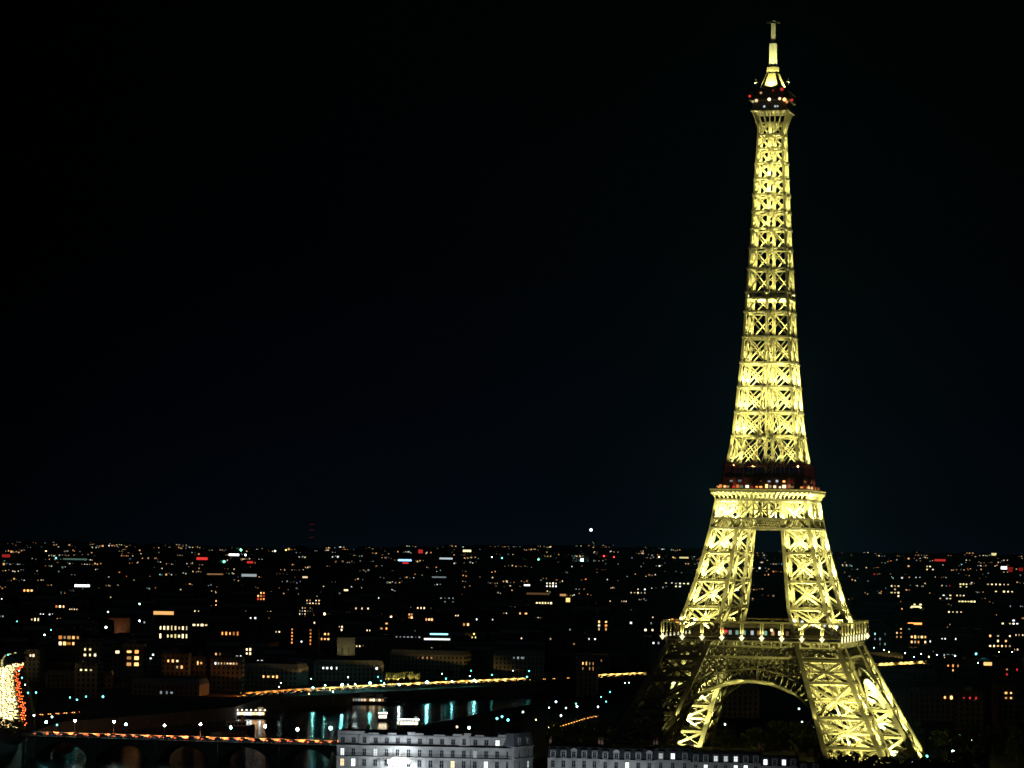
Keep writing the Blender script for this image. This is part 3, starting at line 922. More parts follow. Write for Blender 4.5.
# floodlights in front of these houses
COLD = (.78, .90, 1.0)
def lampspot(name, p, target, power, cone, c_):
    d_ = bpy.data.lights.new(name, 'SPOT'); d_.energy = power; d_.color = c_; d_.spot_size = math.radians(cone); d_.spot_blend = .8; d_.shadow_soft_size = .5
    o = bpy.data.objects.new(name, d_); o.location = p
    o.rotation_euler = (Vector(target) - Vector(p)).to_track_quat('-Z', 'Y').to_euler(); col.objects.link(o)
def fpos(px, d_, z):
    r_ = ray(px, 745); p = CAM + r_ * (d_ / r_.dot(HF)); return Vector((p.x, p.y, z))
for px, pw in ((350, 5000), (398, 22000), (448, 15000), (500, 9000)):
    lampspot('facade_floodlight', fpos(px, 1012, 5), fpos(px, 1050, 19), pw, 95, COLD)
for px, pw in ((565, 9500), (610, 12000), (650, 5500), (700, 3600), (745, 3000), (790, 900)):
    lampspot('facade_floodlight', fpos(px, 1004, 4), fpos(px, 1032, 17), pw, 95, COLD)
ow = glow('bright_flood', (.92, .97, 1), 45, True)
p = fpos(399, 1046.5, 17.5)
fl = thing('floodlight', 'white floodlight on the pale stone front, lens widened to its glare', 'floodlight', p, rz)
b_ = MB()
for u, hh in ((-3.2, .5), (-1.9, 1.0), (-.6, 1.25), (.7, 1.25), (2.0, 1.05), (3.2, .55)):  # boxes step into an ellipse, building the lamp's glare into the lens
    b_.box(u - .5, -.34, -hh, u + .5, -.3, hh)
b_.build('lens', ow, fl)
b_ = MB(); b_.box(-3.9, -.29, -.5, 3.9, 0, .5);  b_.beam((0, 0, -.2), (0, 3, -.4), .3); b_.build('housing', METAL, fl)
lampspot('halo_fill', fpos(399, 1042.5, 16.8), fpos(399, 1047, 17.2), 7000, 150, COLD)  # added spot before the wall makes the halo around the lens

# ------------------------------------------------------------------ lamps
LGB = {'cyan': glow('bridge_globe_cyan', (.22, .95, .88), 150, True), 'white': glow('bridge_globe_white', (.75, 1, .92), 150, True)}
LG = {'cyan': glow('globe_cyan', (.12, .9, .8), 8), 'white': glow('globe_white', (.62, 1, .90), 10), 'warm': glow('globe_warm', (1, .62, .28), 9),
      'yellow': glow('globe_sodium', (1, .58, .14), 4), 'red': glow('globe_red', (1, .05, .04), 18), 'dim': glow('globe_dim', (.6, .9, 1), 10), 'green': glow('globe_green', (.15, 1, .55), 7)}
_pm = {}
def lamp_meshes(h, r_, cn, lit=False):
    key = (round(h, 1), round(r_, 2), cn, lit)
    if key not in _pm:
        q = MB(); q.lathe([(.28, 0), (.2, .5), (.11, .7), (.08, h - r_)], 7); q.lathe([(.2, h - r_ - .12), (.26, h - r_)], 7)
        b_ = MB(); b_.ball((0, 0, h), r_, n=7)
        _pm[key] = (q.mesh('post', METAL), b_.mesh('globe', (LGB if lit else LG)[cn]))
    return _pm[key]
NLAMP = 0
SIGHT = []
def lamp(p, cn='cyan', r_=.42, h=6.0, label='', group=None, zb=None, lit=False):
    z = gz(p.x, p.y) if zb is None else zb
    a, b_ = lamp_meshes(h, r_, cn, lit)
    o = thing('street_lamp', label, 'street lamp', (p.x, p.y, z), 0, group)
    put('post', a, o); put('globe', b_, o)
    SIGHT.append((p.dot(HR), dep(p), z + h, 2.0))
    return o
CW = {'cyan': 'pale blue', 'white': 'white', 'warm': 'warm', 'yellow': 'sodium yellow', 'red': 'red', 'dim': 'dim bluish', 'green': 'greenish'}

# ------------------------------------------------------------------ bridge
BA, BB = gp(32, 735.5, 4), gp(338, 745.0, 4)
bz = math.atan2((BB - BA).y, (BB - BA).x); bl = (BB - BA).length
br = thing('stone_bridge', 'low stone arch bridge with rows of lamps crossing the dark river', 'bridge', (BA.x, BA.y, 0), bz)
BWD, NA = 16.0, 5
seg = bl / NA
b_ = MB()
for k in range(NA):
    x0 = k * seg + 2.2; x1 = (k + 1) * seg - 2.2; m_ = 14
    prof = []
    for i in range(m_ + 1):
        t = i / m_
        prof.append((x0 + (x1 - x0) * t, -5.0 + 6.6 * math.sin(PI * t) ** .7))
    for (xa, za), (xb, zb) in zip(prof, prof[1:]):
        b_.add([(xa, 0, za), (xb, 0, zb), (xb, 0, 3), (xa, 0, 3), (xa, BWD, za), (xb, BWD, zb), (xb, BWD, 3), (xa, BWD, 3)],
               [(0, 1, 2, 3), (7, 6, 5, 4), (4, 5, 1, 0), (3, 2, 6, 7)])
b_.build('arch_span', STONE2, br)
for k in range(NA + 1):
    b_ = MB(); b_.frus(k * seg - 2.2, -1.2, k * seg + 2.2, BWD + 1.2, -9, 1.0, .15); b_.frus(k * seg - 2.0, -.9, k * seg + 2.0, BWD + .9, 1.0, 3.0, .1); b_.build('pier', STONE2, br)
b_ = MB(); b_.box(-6, -.5, 3.0, bl + 6, BWD + .5, 3.6); b_.build('deck', ASPH, br)
b_ = MB(); b_.box(-6, BWD - .1, 3.6, bl + 6, BWD + .35, 4.75); b_.build('parapet', STONE, br)
b_ = MB()
b_.box(-6, -.4, 4.45, bl + 6, .0, 4.65)
for i in range(int((bl + 12) / 1.4)):
    b_.box(-6 + i * 1.4, -.32, 3.6, -5.75 + i * 1.4, -.08, 4.45)
b_.build('railing', STONE, br)
def BP(x, y, z): 
    q = Matrix.Rotation(bz, 3, 'Z') @ Vector((x, y, z)); return Vector((BA.x + q.x, BA.y + q.y, z))
bx = [(102, 1), (127, 0), (166, 0), (190, 1), (232, 0), (255, 1), (298, 0), (320, 1), (62, 1), (46, 0)]
for i, (px, side) in enumerate(sorted(bx)):
    x = bl * (px - 32) / 306
    lamp(BP(x, .1 if side == 0 else BWD + .1, 0), 'white' if i % 3 else 'cyan', .50, 5.6, 'white globe lamp on the stone bridge, %s from the bright avenue' % ordn(i), 'lamps on the stone bridge', 4.55, True)
b_ = MB()

for i in range(16):  # added red spots on posts light the far parapet as a taillight trail
    x = (i + .5) * bl / 16
    ld = bpy.data.lights.new('trail_fill', 'SPOT'); ld.energy = 3200; ld.color = (1, .26, .06); ld.spot_size = math.radians(165); ld.spot_blend = .6; ld.shadow_soft_size = .1
    lo = bpy.data.objects.new('trail_fill', ld); lo.location = BP(x, BWD - 2.4, 5.4)
    nn = Matrix.Rotation(bz, 3, 'Z') @ Vector((0, 1, -.3)); lo.rotation_euler = nn.to_track_quat('-Z', 'Y').to_euler(); col.objects.link(lo)
    b_ = MB(); b_.lathe([(.1, 3.6), (.07, 5.3)], 6, (x, BWD - 2.5)); b_.box(x - .3, BWD - 2.75, 5.3, x + .3, BWD - 2.45, 5.65); b_.build('trail_fill_post', METAL, br)
# ------------------------------------------------------------------ cars
HEAD = glow('headlight_glow', (1, .80, .32), 5); TAIL = glow('taillight_glow', (1, .10, .02), 20)
HEADY = glow('headlight_yellow', (1, .50, .10), 5)
def car_meshes():
    o = []
    for pm in CARP:
        b_ = MB()
        b_.frus(-2.1, -.85, 2.1, .85, .3, .85, .06); b_.frus(-1.5, -.78, 1.0, .78, .85, 1.42, .42, 1, .12)
        for x in (-1.3, 1.3):
            for y in (-.82, .62):
                pr = [(x + .32 * math.cos(2 * PI * q / 10), .32 + .32 * math.sin(2 * PI * q / 10)) for q in range(10)]
                b_.add([(u, y, v) for u, v in pr] + [(u, y + .2, v) for u, v in pr], [tuple(range(9, -1, -1)), tuple(range(10, 20))] + [(q, (q + 1) % 10, 10 + (q + 1) % 10, 10 + q) for q in range(10)], 2)
        o.append(b_.mesh('car_body', [pm, GLASSD, RUBBER]))
    return o
CARM = car_meshes()
def lightmesh(nm, m, x, sz, hz_):
    b_ = MB(); b_.lathe([(sz * .6, -hz_), (sz, -hz_ * .3), (sz, hz_ * .3), (sz * .6, hz_)], 8); return b_.mesh(nm, m)
HM, HYM, TMh = lightmesh('headlight', HEAD, 2.1, .42, .34), lightmesh('headlight', HEADY, 2.1, .2, .16), lightmesh('taillight', TAIL, -2.1, .2, .16)
NCAR = 0
PAINT = ['silver', 'black', 'red', 'blue']
def car(p, ang, label, group, z=None, yellow=False, both=True, head=True, tail=True):
    global NCAR
    k = NCAR % 4
    o = put('car', CARM[k], None, (p.x, p.y, (gz(p.x, p.y) + .06) if z is None else z), ang)
    tag(o, label, 'car', group)
    for y in (-.6, .6):
        if head: put('headlight', HYM if yellow else HM, o, (2.06, y, .66))
        if tail: put('taillight', TMh, o, (-2.08, y, .72))
    NCAR += 1
    return o

def along(line, off, step, start=0.0):
    r_ = resample(line, step)
    o = []
    for i, p in enumerate(r_[:-1]):
        t = (r_[i + 1] - p); a = math.atan2(t.y, t.x)
        nn = Vector((-t.y, t.x, 0)).normalized()
        o.append((p + nn * off + t * start, a))
    return o
for lane, (off, head) in enumerate(((-3.0, True), (.2, True), (3.4, True), (-7.6, False))):
    cars = along(AVE, off, 15 if head else 16, R(.1, .8))
    for i, (p, a) in enumerate(cars):
        p = p + Vector((R(-.5, .5), R(-4, 4), 0)); car(p, a + (PI if head else 0), ('car with yellow headlights on the glowing avenue, lane %s, %s from the bridge' if head else 'car showing red taillights on the glowing avenue, lane %s, %s from the bridge') % (['one', 'two', 'three', 'four'][lane], ordn(i)),
            'cars on the glowing avenue', head=head, tail=not head)
for i, (p, a) in enumerate(along(AVE, 0, 26)):  # added lamps fill the asphalt with the glow of the traffic trails
    nn = Vector((-math.sin(a), math.cos(a), 0))
    ld = bpy.data.lights.new('avenue_fill', 'SPOT'); ld.energy = 260000; ld.color = (1, .74, .26); ld.spot_size = math.radians(84); ld.spot_blend = .5; ld.shadow_soft_size = .3
    lo = bpy.data.objects.new('avenue_fill', ld); lo.location = p + nn * 1.5 + Vector((0, 0, 9)); col.objects.link(lo)
    t = thing('added_avenue_lamp', 'added tall yellow lamp washing the glowing avenue, %s from the bridge' % ordn(i), 'street lamp', p - nn * 12.5, a + PI / 2, 'added lamps along the glowing avenue')
    b_ = MB(); b_.lathe([(.22, 0), (.1, 9.2)], 7); b_.beam((0, 0, 9.2), (15, 0, 9.6), .12); b_.build('post', METAL, t)
    b_ = MB(); b_.box(14.4, -.3, 9.3, 15.8, .3, 9.55); b_.build('lamp_head', G['yellow'], t)
for i in range(23):
    x = 2 + i * (bl - 4) / 23 + R(-1, 1)
    car(BP(x, 5.2, 0), bz, 'car showing red taillights on the near lane of the bridge, %s from the bright avenue' % ordn(i), 'cars on the near bridge lane', z=3.62, head=False)
    x = 5 + i * (bl - 4) / 23 + R(-1, 1)
    car(BP(x, 10.4, 0), bz, 'car showing red taillights on the far lane of the bridge, %s from the bright avenue' % ordn(i), 'cars on the far bridge lane', z=3.62, head=False)
for lane, off in ((0, -2.2), (1, 2.2)):
    r_ = along(QUAY, off, 10, R(0, 1))
    r_ = [q for q in r_ if 245 < 512 + FPX * q[0].dot(HR) / dep(q[0]) < 660]
    for i, (p, a) in enumerate(r_):
        px = 512 + FPX * p.dot(HR) / dep(p)
        if 538 < px < 598 and R(0, 1) < .8: continue
        p = p + Vector((R(-.8, .8), R(-.4, .4), 0))
        car(p, a + PI * lane, 'car on the far quay road, %s lane, %s from the moored lit boat' % (['river side', 'house side'][lane], ordn(i)), 'cars along the far quay road', yellow=True, tail=False)
for i, (p, a) in enumerate(along(GARD, 0, 8.5)[:13]):
    car(p, a + PI, 'car with amber lamps on the garden road before the tower, %s from the houses' % ordn(i), 'cars on the garden road', yellow=True)
for i, (p, a) in enumerate(along(QUAYL, 0, 7)[:6]):
    car(p, a + PI, 'car with yellow lamps on the embankment beyond the bridge, %s from the avenue' % ordn(i), 'cars on the embankment', yellow=True)

# added wall by the quay road, lit by added lamps as a traffic trail
q = MB()
for off in (-8.2,):
    ln_ = [p for p, a in along(QUAY, 8.4, 14)]
    ln_ = [p for p in ln_ if 240 < 512 + FPX * p.dot(HR) / dep(p) < 930]
    for a, b_ in zip(ln_, ln_[1:]):
        q.beam(a + Vector((0, 0, 1.0)), b_ + Vector((0, 0, 1.0)), .5, 2.0)
tag(q.build('trail_wall', STONE2), 'added low wall lit orange in place of the quay light trail', 'parapet')
cnt = 0
for i, (p, a) in enumerate(along(QUAY, 3.6, 10)):
    px = 512 + FPX * p.dot(HR) / dep(p)
    if 246 < px < 536 or 598 < px < 655 or (868 < px < 930 and i % 4):
        cq = (1, .30, .05) if px < 330 else (1, .62, .16)
        nn = Vector((-math.sin(a), math.cos(a), 0))
        ld = bpy.data.lights.new('trail_fill', 'SPOT'); ld.energy = 10500 if px > 330 else 4200; ld.color = cq; ld.spot_size = math.radians(140); ld.spot_blend = .6; ld.shadow_soft_size = .1
        lo = bpy.data.objects.new('trail_fill', ld); lo.location = p + Vector((0, 0, 1.3)) + nn * .3; lo.rotation_euler = (nn - Vector((0, 0, .85))).to_track_quat('-Z', 'Y').to_euler(); col.objects.link(lo)
        lamp(p, 'yellow', .13, 2.2, 'added low lamp lighting the quay trail wall, %s from the moored lit boat' % ordn(cnt), 'added lamps of the quay light trail'); cnt += 1

# ------------------------------------------------------------------ single lamps seen in the photograph
LP = [(8, 655, 'cyan', .6, 'beyond the top of the avenue'), (19, 671, 'cyan', .55, 'high beside the avenue'), (22, 678, 'cyan', .6, 'beside the glowing avenue, below the highest'), (25, 685, 'white', .5, 'beside the glowing avenue, midway'),
      (28, 693, 'cyan', .62, 'of the pair near the avenue'), (36, 693, 'cyan', .62, 'of the pair, farther from the avenue'), (14, 700, 'white', .7, 'amid the avenue traffic'), (34, 716, 'white', .6, 'at the bridge head'), (52, 717, 'white', .6, 'on the embankment'),
      (70, 698, 'cyan', .5, 'before the dark bank, first of four'), (77, 700, 'cyan', .58, 'before the dark bank, second of four'), (86, 697, 'cyan', .5, 'before the dark bank, third of four'), (103, 697, 'cyan', .75, 'before the dark bank, last of four'), (57, 725, 'cyan', .5, 'low by the bridge head'),
      (309, 694, 'warm', .5, 'above the boat on the quay'), (333, 692, 'white', .55, 'on the quay beyond the water'), (281, 683, 'white', .4, 'on the bank behind the moored boat'), (279, 687, 'white', .4, 'by the moored boat'),
      (348, 677.5, 'white', .5, 'beyond the quay road near the yellow wall'), (378, 677, 'cyan', .4, 'beyond the quay road'), (381, 681, 'cyan', .5, 'beside the golden lit trees'), (442, 674, 'white', .45, 'above the quay road'), (446, 679, 'cyan', .6, 'on the quay, green tinted'), (471, 671, 'cyan', .5, 'among quay trees'),
      (470, 676, 'white', .5, 'on the quay past the golden trees'), (492, 675, 'cyan', .6, 'on the quay, paired'), (529, 671, 'cyan', .6, 'end of the bright quay, upper'), (527, 677, 'cyan', .7, 'end of the bright quay, lower'), (513, 671, 'white', .4, 'near the end of the bright quay'), (476, 682, 'white', .7, 'in the glowing quay line'),
      (497, 719, 'cyan', .75, 'in the garden, first of the bluish trio'), (502, 717, 'cyan', .7, 'in the garden, second of the bluish trio'), (508, 720.5, 'cyan', .8, 'in the garden, third of the bluish trio'), (469, 728.5, 'white', .9, 'behind the long pale building roof'), (457, 727.5, 'warm', .6, 'behind the long pale building roof, smaller'),
      (523, 712.5, 'white', .6, 'standing alone beyond the houses'), (561, 716, 'white', .6, 'on the river bank'), (549, 708, 'white', .45, 'beyond the river bank'), (566, 708, 'white', .5, 'by the dark bank trees'), (556, 702, 'dim', .7, 'by the dark water'), (576, 704, 'cyan', .5, 'among the bank trees'),
      (577, 706.5, 'dim', .7, 'among bank trees, bluish'), (536, 720, 'warm', .45, 'low by the garden trees'), (549, 727, 'warm', .6, 'at the start of the garden road'), (553, 726, 'yellow', .5, 'at the start of the garden road, yellow'), (635, 716, 'white', .5, 'by the tower garden'), (635, 734, 'warm', .45, 'behind the row of houses'),
      (601, 697, 'cyan', .5, 'high in the dark garden'), (610, 692, 'cyan', .5, 'along the garden walk'), (606, 702, 'cyan', .45, 'lower on the garden walk'), (598, 707, 'dim', .6, 'among garden trees'), (625, 683, 'white', .4, 'beyond the garden, first of two'), (629, 683, 'white', .4, 'beyond the garden, second of two'),
      (725, 725, 'white', .55, 'under the arch'), (813, 727.5, 'white', .55, 'by the foot inside the arch'), (802, 722, 'dim', .5, 'inside the arch, dim'), (712, 734, 'white', .6, 'by the far pier'), (799, 709, 'dim', .6, 'under the arch, bluish'),
      (959, 736, 'cyan', .9, 'in the dark park beyond the tower'), (971, 741, 'dim', .6, 'in the dark park, dimmer'), (945, 745, 'dim', .5, 'in the dark park, low'), (953, 752, 'dim', .8, 'at the bottom of the park'), (913, 762, 'white', .5, 'at the park foot, first of two'), (919, 762, 'white', .5, 'at the park foot, second of two'), (927, 757, 'cyan', .6, 'by the park trees'),
      (866, 650, 'cyan', .5, 'beyond the first platform'), (874, 648, 'white', .45, 'beyond the first platform, paler'), (884, 650, 'white', .6, 'on the avenue beyond the tower, first'), (889, 652, 'warm', .6, 'on the avenue beyond, warm'), (905, 653, 'white', .6, 'on the avenue beyond, white'), (914, 657, 'white', .5, 'on the avenue beyond, small'), (921, 654, 'white', .55, 'on the avenue beyond, mid'), (929, 657, 'warm', .7, 'on the avenue beyond, bright warm'),
      (937, 655, 'white', .5, 'on the avenue near the teal glow'), (945, 658, 'warm', .75, 'on the avenue, tallest glow'), (955, 656, 'white', .7, 'on the avenue before the teal lamp'), (976, 654, 'cyan', 1.1, 'with strong teal glow'), (978, 663, 'white', .5, 'below the teal lamp'), (999, 652, 'warm', .5, 'beyond the teal lamp'), (1012, 652, 'white', .5, 'near the edge of the city'),
      (106, 627.5, 'white', 1.3, 'large glare by the brown lit wall'), (108, 612, 'white', .9, 'above the brown lit wall'), (139.5, 604, 'white', 1.1, 'over dark roofs, lower of a pair'), (139.5, 621, 'white', 1.2, 'by the lit office block'), (44.5, 635, 'white', .8, 'over dark roofs near the amber windows'), (51, 630, 'cyan', .6, 'over dark roofs, bluish'), (17, 621.5, 'cyan', .7, 'far over dark roofs'), (153, 655, 'white', .7, 'near the amber window block'), (216, 673, 'white', .5, 'on the dark bank'),
      (311, 679, 'white', .3, 'small on the dark bank'), (324.5, 614, 'warm', 1.6, 'with peach glare among dark roofs'), (391, 617, 'warm', 1.2, 'peach, midway to the bright strips'), (474, 634, 'yellow', .9, 'beside the white strips'), (348, 685, 'white', .4, 'on the quay edge')]
for x, y, cn, r_, d_ in LP:
    h = 7 if y > 665 else 14
    p = gp(x, y, h)
    lamp(p, cn, r_ * (1.0 if y > 640 else 1.15) * .72, h, '%s street lamp %s' % (CW[cn], d_))

# ------------------------------------------------------------------ boats
def boat(px, py, L_, ang, label, lit, deck_lit):
    p = gp(px, py, -6)
    o = thing('river_boat', label, 'boat', (p.x, p.y, -6), ang)
    hl = MB(); W_ = L_ * .1; st = []
    for t, k_ in ((-.5, .7), (-.42, 1), (.2, 1), (.38, .75), (.5, .06)):
        x = t * L_
        st += [(x, -W_ * k_, 1.5 + (.7 if t > .3 else 0)), (x, -W_ * k_ * .75, -.5), (x, W_ * k_ * .75, -.5), (x, W_ * k_, 1.5 + (.7 if t > .3 else 0))]
    fs = []
    for i in range(4):
        for k_ in range(3): fs.append((i * 4 + k_, i * 4 + k_ + 1, i * 4 + 5 + k_, i * 4 + 4 + k_))
        fs.append((i * 4 + 3, i * 4, i * 4 + 4, i * 4 + 7))
    fs += [(0, 1, 2, 3), (19, 18, 17, 16)]
    hl.add(st, fs); hl.build('hull', HULL, o)
    cb = MB(); cb.box(-L_ * .4, -W_ * .75, 1.5, L_ * .22, W_ * .75, 4.0); cb.box(-L_ * .43, -W_ * .85, 4.0, L_ * .26, W_ * .85, 4.25); co_ = cb.build('cabin', WHITEP, o)
    wh = MB(); wh.frus(L_ * .06, -W_ * .4, L_ * .18, W_ * .4, 4.25, 6.4, .3); wh.build('wheelhouse', WHITEP, o)
    n_ = max(5, int(L_ / 3))
    for i in range(n_):
        x = -L_ * .38 + i * L_ * .58 / n_
        for sg in (-1, 1):
            z = MB(); y = sg * (W_ * .75 + .02)
            z.add([(x, y, 2.1), (x + L_ * .58 / n_ * .75, y, 2.1), (x + L_ * .58 / n_ * .75, y, 3.5), (x, y, 3.5)], [(0, 1, 2, 3) if sg < 0 else (3, 2, 1, 0)])
            z.build('window', random.choice(lit) if lit else GLASSD, co_)
    if deck_lit:
        for i in range(8):
            x = -L_ * .4 + i * L_ * .085
            z = MB(); z.ball((x, -W_ * .8, 4.8), .38); z.build('deck_lamp', deck_lit, o)
    mst = MB(); mst.beam((L_ * .12, 0, 6.4), (L_ * .12, 0, 9.6), .14); mst.build('mast', METAL, o)
    rl = MB()
    for i in range(12):
        x = -L_ * .42 + i * L_ * .06
        rl.beam((x, -W_ * .84, 4.25), (x, -W_ * .84, 5.2), .06)
    rl.beam((-L_ * .42, -W_ * .84, 5.2), (L_ * .25, -W_ * .84, 5.2), .07); rl.build('rail', METAL, o)
    SIGHT.append((p.dot(HR), dep(p), -2, L_ / 2))
    return o
BW = glow('boat_white', (.9, 1, 1), 7, True); BWM = glow('boat_warm', (1, .80, .52), 6, True); BO = glow('boat_orange', (1, .5, .2), 4, True)
fa = YAW
boat(254, 718.5, 30, fa + .12, 'moored river boat with dazzling white and orange lit cabin beyond the bridge', [BW, BW, BWM, BO], BWM)
boat(239, 729, 17, fa + .25, 'small dark cabin boat on the water between bridge and lit boat', [], None)
boat(412, 728.5, 17, fa + .10, 'white blazing boat at the near bank behind the pale building', [BW, BWM, BWM], BW)
boat(384, 722, 7.5, fa + .1, 'short boat with peach lit cabin beside the blazing boat', [BWM], BWM)
boat(372, 704.5, 38, fa + .06, 'long barge under the quay road with a row of dim portholes', [G['dimamber'], G['dimwhite'], G['warm']], None)
for i, (x, y, cn, r_) in enumerate([(342, 690.5, 'cyan', 1.0), (370, 689, 'cyan', .9), (399, 690, 'white', .9), (427, 688, 'cyan', 1.2), (474, 686, 'cyan', .9), (325, 691, 'cyan', .5), (384, 689.5, 'cyan', .6), (355, 690, 'white', .5), (313, 694, 'cyan', .6), (452, 687, 'cyan', .6)]):
    p = gp(x, y + 1, 0) 
    lamp(p, cn, r_ * .62, 4.2, '%s lamp on the quay edge mirrored in the river, %s from the moored boat' % (CW[cn], ordn(i)), 'quay edge lamps mirrored in the river', None, True)

# ------------------------------------------------------------------ trees
def tree_meshes(n, seed):
    rnd = random.Random(seed)
    tr = MB(); tr.lathe([(.38, 0), (.28, 1.5), (.22, 4.5), (.12, 7)], 7)
    for k in range(6):
        a = 2 * PI * k / 6 + rnd.uniform(-.4, .4); h = rnd.uniform(3.4, 5.6)
        tr.beam((0, 0, h), (2.6 * math.cos(a), 2.6 * math.sin(a), h + rnd.uniform(2, 3.6)), .22, w2=.06)
    cr = MB()
    clumps = [(rnd.gauss(0, 1.9), rnd.gauss(0, 1.9), rnd.uniform(4.6, 10.6), rnd.uniform(.9, 1.9)) for _ in range(26)]
    for _ in range(n):
        x, y, z, r_ = rnd.choice(clumps)
        d_ = Vector((rnd.gauss(0, 1), rnd.gauss(0, 1), rnd.gauss(0, .8))).normalized() * r_ * rnd.uniform(.5, 1)
        p = Vector((x, y, z)) + d_
        nn = (d_.normalized() + Vector((rnd.gauss(0, .5), rnd.gauss(0, .5), rnd.gauss(0, .5)))).normalized()
        a = nn.orthogonal().normalized(); b_ = nn.cross(a); s_ = rnd.uniform(.22, .5)
        cr.add([p - a * s_ - b_ * s_ * .6, p + a * s_ - b_ * s_ * .5, p + a * s_ * .7 + b_ * s_, p - a * s_ * .6 + b_ * s_ * .8], [(0, 1, 2, 3)])
    return tr.mesh('trunk', BARK), cr.mesh('crown', LEAF)
TREES = [tree_meshes(900, k) for k in range(5)]
NT = 0
def tree(p, s_, label, group=None, sight=False):
    global NT
    a, b_ = TREES[NT % 5]; NT += 1
    o = thing('tree', label, 'tree', (p.x, p.y, gz(p.x, p.y) - .1), R(0, 6.28), group)
    o.scale = (s_ * R(.85, 1.2), s_ * R(.85, 1.2), s_ * R(.85, 1.12))
    put('trunk', a, o); put('crown', b_, o)
    if sight: SIGHT.append((p.dot(HR), dep(p), 8, 4))
    return o
def blocked(p):
    return inside(p, RIVER)
q = 0
for d_ in (1066, 1082, 1100, 1122, 1150, 1172):          # the dark garden between the houses and the tower
    for px in range(440, 980, 18):
        px += R(-6, 6)
        p = fpos(px, d_ + R(-8, 8), 0)
        lc = TM.inverted() @ p
        if blocked(p) or (abs(lc.x) < 66 and abs(lc.y) < 66) or R(0, 1) < .25: continue
        if px > 835 and R(0, 1) < .15: continue
        tree(p, R(.85, 1.25) if px < 840 else R(1.0, 1.5), 'dark leafy garden tree between the houses and the tower', 'dark garden trees before the tower'); q += 1
for d_ in (1345, 1375, 1410):
    for px in range(560, 1030, 24):
        p = fpos(px + R(-8, 8), d_ + R(-10, 10), 0)
        if blocked(p) or R(0, 1) < .3: continue
        tree(p, R(.9, 1.3), 'dark leafy park tree beyond the tower feet', 'dark park trees beyond the tower')
for i, (px, py) in enumerate([(388, 683.5), (393, 683), (398, 683), (404, 682.5), (410, 682), (416, 682)]):
    p = gp(px, py)
    tree(p, .62, 'small tree lit golden by lamps above the quay road, %s from the moored boat' % ordn(i), 'golden lit quay trees', True)
    lampspot('tree_uplight', p + Vector((0, 0, .6)) - HF * 3.2, p + Vector((0, 0, 6)), 9000, 100, (1, .66, .25))
for i, (px, py) in enumerate([(584, 673), (588, 673), (594, 673)]):
    p = gp(px, py)
    tree(p, .62, 'small golden lit tree on the far quay beyond the gap, %s of three' % ordn(i), 'golden lit trees beyond the gap', True)
    lampspot('tree_uplight', p + Vector((0, 0, .6)) - HF * 3.2, p + Vector((0, 0, 6)), 7000, 100, (1, .66, .25))
for i, (px, py) in enumerate([(3, 735), (9, 733), (15, 731), (21, 735), (-3, 732), (12, 740)]):
    tree(gp(px, py), .55, 'small dark tree before the glowing avenue at the bridge end, %s along' % ordn(i), 'trees at the bridge end')
for i, px in enumerate(range(440, 540, 11)):
    p = gp(px, 679.5 - (px - 440) * .05)
    tree(p, .6, 'dim green quay tree behind the glowing quay road, %s along' % ordn(i), 'quay trees behind the road')

# ------------------------------------------------------------------ city: offices and signs placed as in the photograph
OCC = []                                                 # (s, d, half width, half depth)
def reserve(p, hw, hd): OCC.append((p.dot(HR), dep(p), hw, hd))
def wquad(w_, h_, cn, cache={}):
    k = (round(w_, 1), round(h_, 1), cn)
    if k not in cache:
        b_ = MB(); a, c_ = k[0], k[1]
        b_.box(-a / 2, -.12, -c_ / 2, a / 2, -.02, c_ / 2)
        cache[k] = b_.mesh('lit_window', G[cn])
    return cache[k]
def block_meshes(w_, d_, h, roof, m_=PLAS):
    b_ = MB(); b_.box(-w_ / 2, 0, -3, w_ / 2, d_, h)
    b_.box(-w_ / 2 - .4, -.4, h - .5, w_ / 2 + .4, -.003, h)
    r_ = MB()
    if roof == 'mansard':
        r_.frus(-w_ / 2 - .2, -.2, w_ / 2 + .2, d_ + .2, h, h + 3.2, 1.4); r_.frus(-w_ / 2 + 1.3, 1.3, w_ / 2 - 1.3, d_ - 1.3, h + 3.2, h + 4.4, 3, 0, d_ * .3)
    else:
        r_.box(-w_ / 2, .0, h + .003, w_ / 2, d_, h + .6); r_.box(-w_ * .2, d_ * .3, h + .6, w_ * .1, d_ * .6, h + 3)
    return b_.mesh('wall', m_), r_.mesh('roof', ZINC)

def office(px, py, cols, rows, dx, dy, ww, wh, cn, label, miss=0.0, zc=17.0, name='office_building', cat='building', roof='flat'):
    p = gp(px, py, zc)
    D = dep(p); k = D / FPX
    W_ = max(10, cols * dx * k + 5); zg = gz(p.x, p.y)
    hz = p.z - zg + rows * dy * k / 2 + 2.5
    rz_ = YAW + math.atan2(-p.dot(HR), D) * 0 + R(-.12, .12)
    base = Vector((p.x, p.y, zg))
    o = thing(name, label, cat, base, rz_)
    a, b_ = block_meshes(W_, R(14, 22), hz, roof)
    put('wall', a, o); put('roof', b_, o)
    for r_ in range(rows):
        for c_ in range(cols):
            if R(0, 1) < miss: continue
            cc = cn if isinstance(cn, str) else random.choice(cn)
            put('lit_window', wquad(ww * k * R(.5, .92), wh * k * R(.5, .92), cc), o, ((c_ - (cols - 1) / 2) * dx * k, 0, p.z - zg + ((rows - 1) / 2 - r_) * dy * k))
    reserve(base + HF * 8, W_ / 2 + 4, 14)
    SIGHT.append((p.dot(HR), D, p.z - rows * dy * k / 2, W_ / 2))
    return o
AM = ['amber', 'amber', 'warm', 'orange']
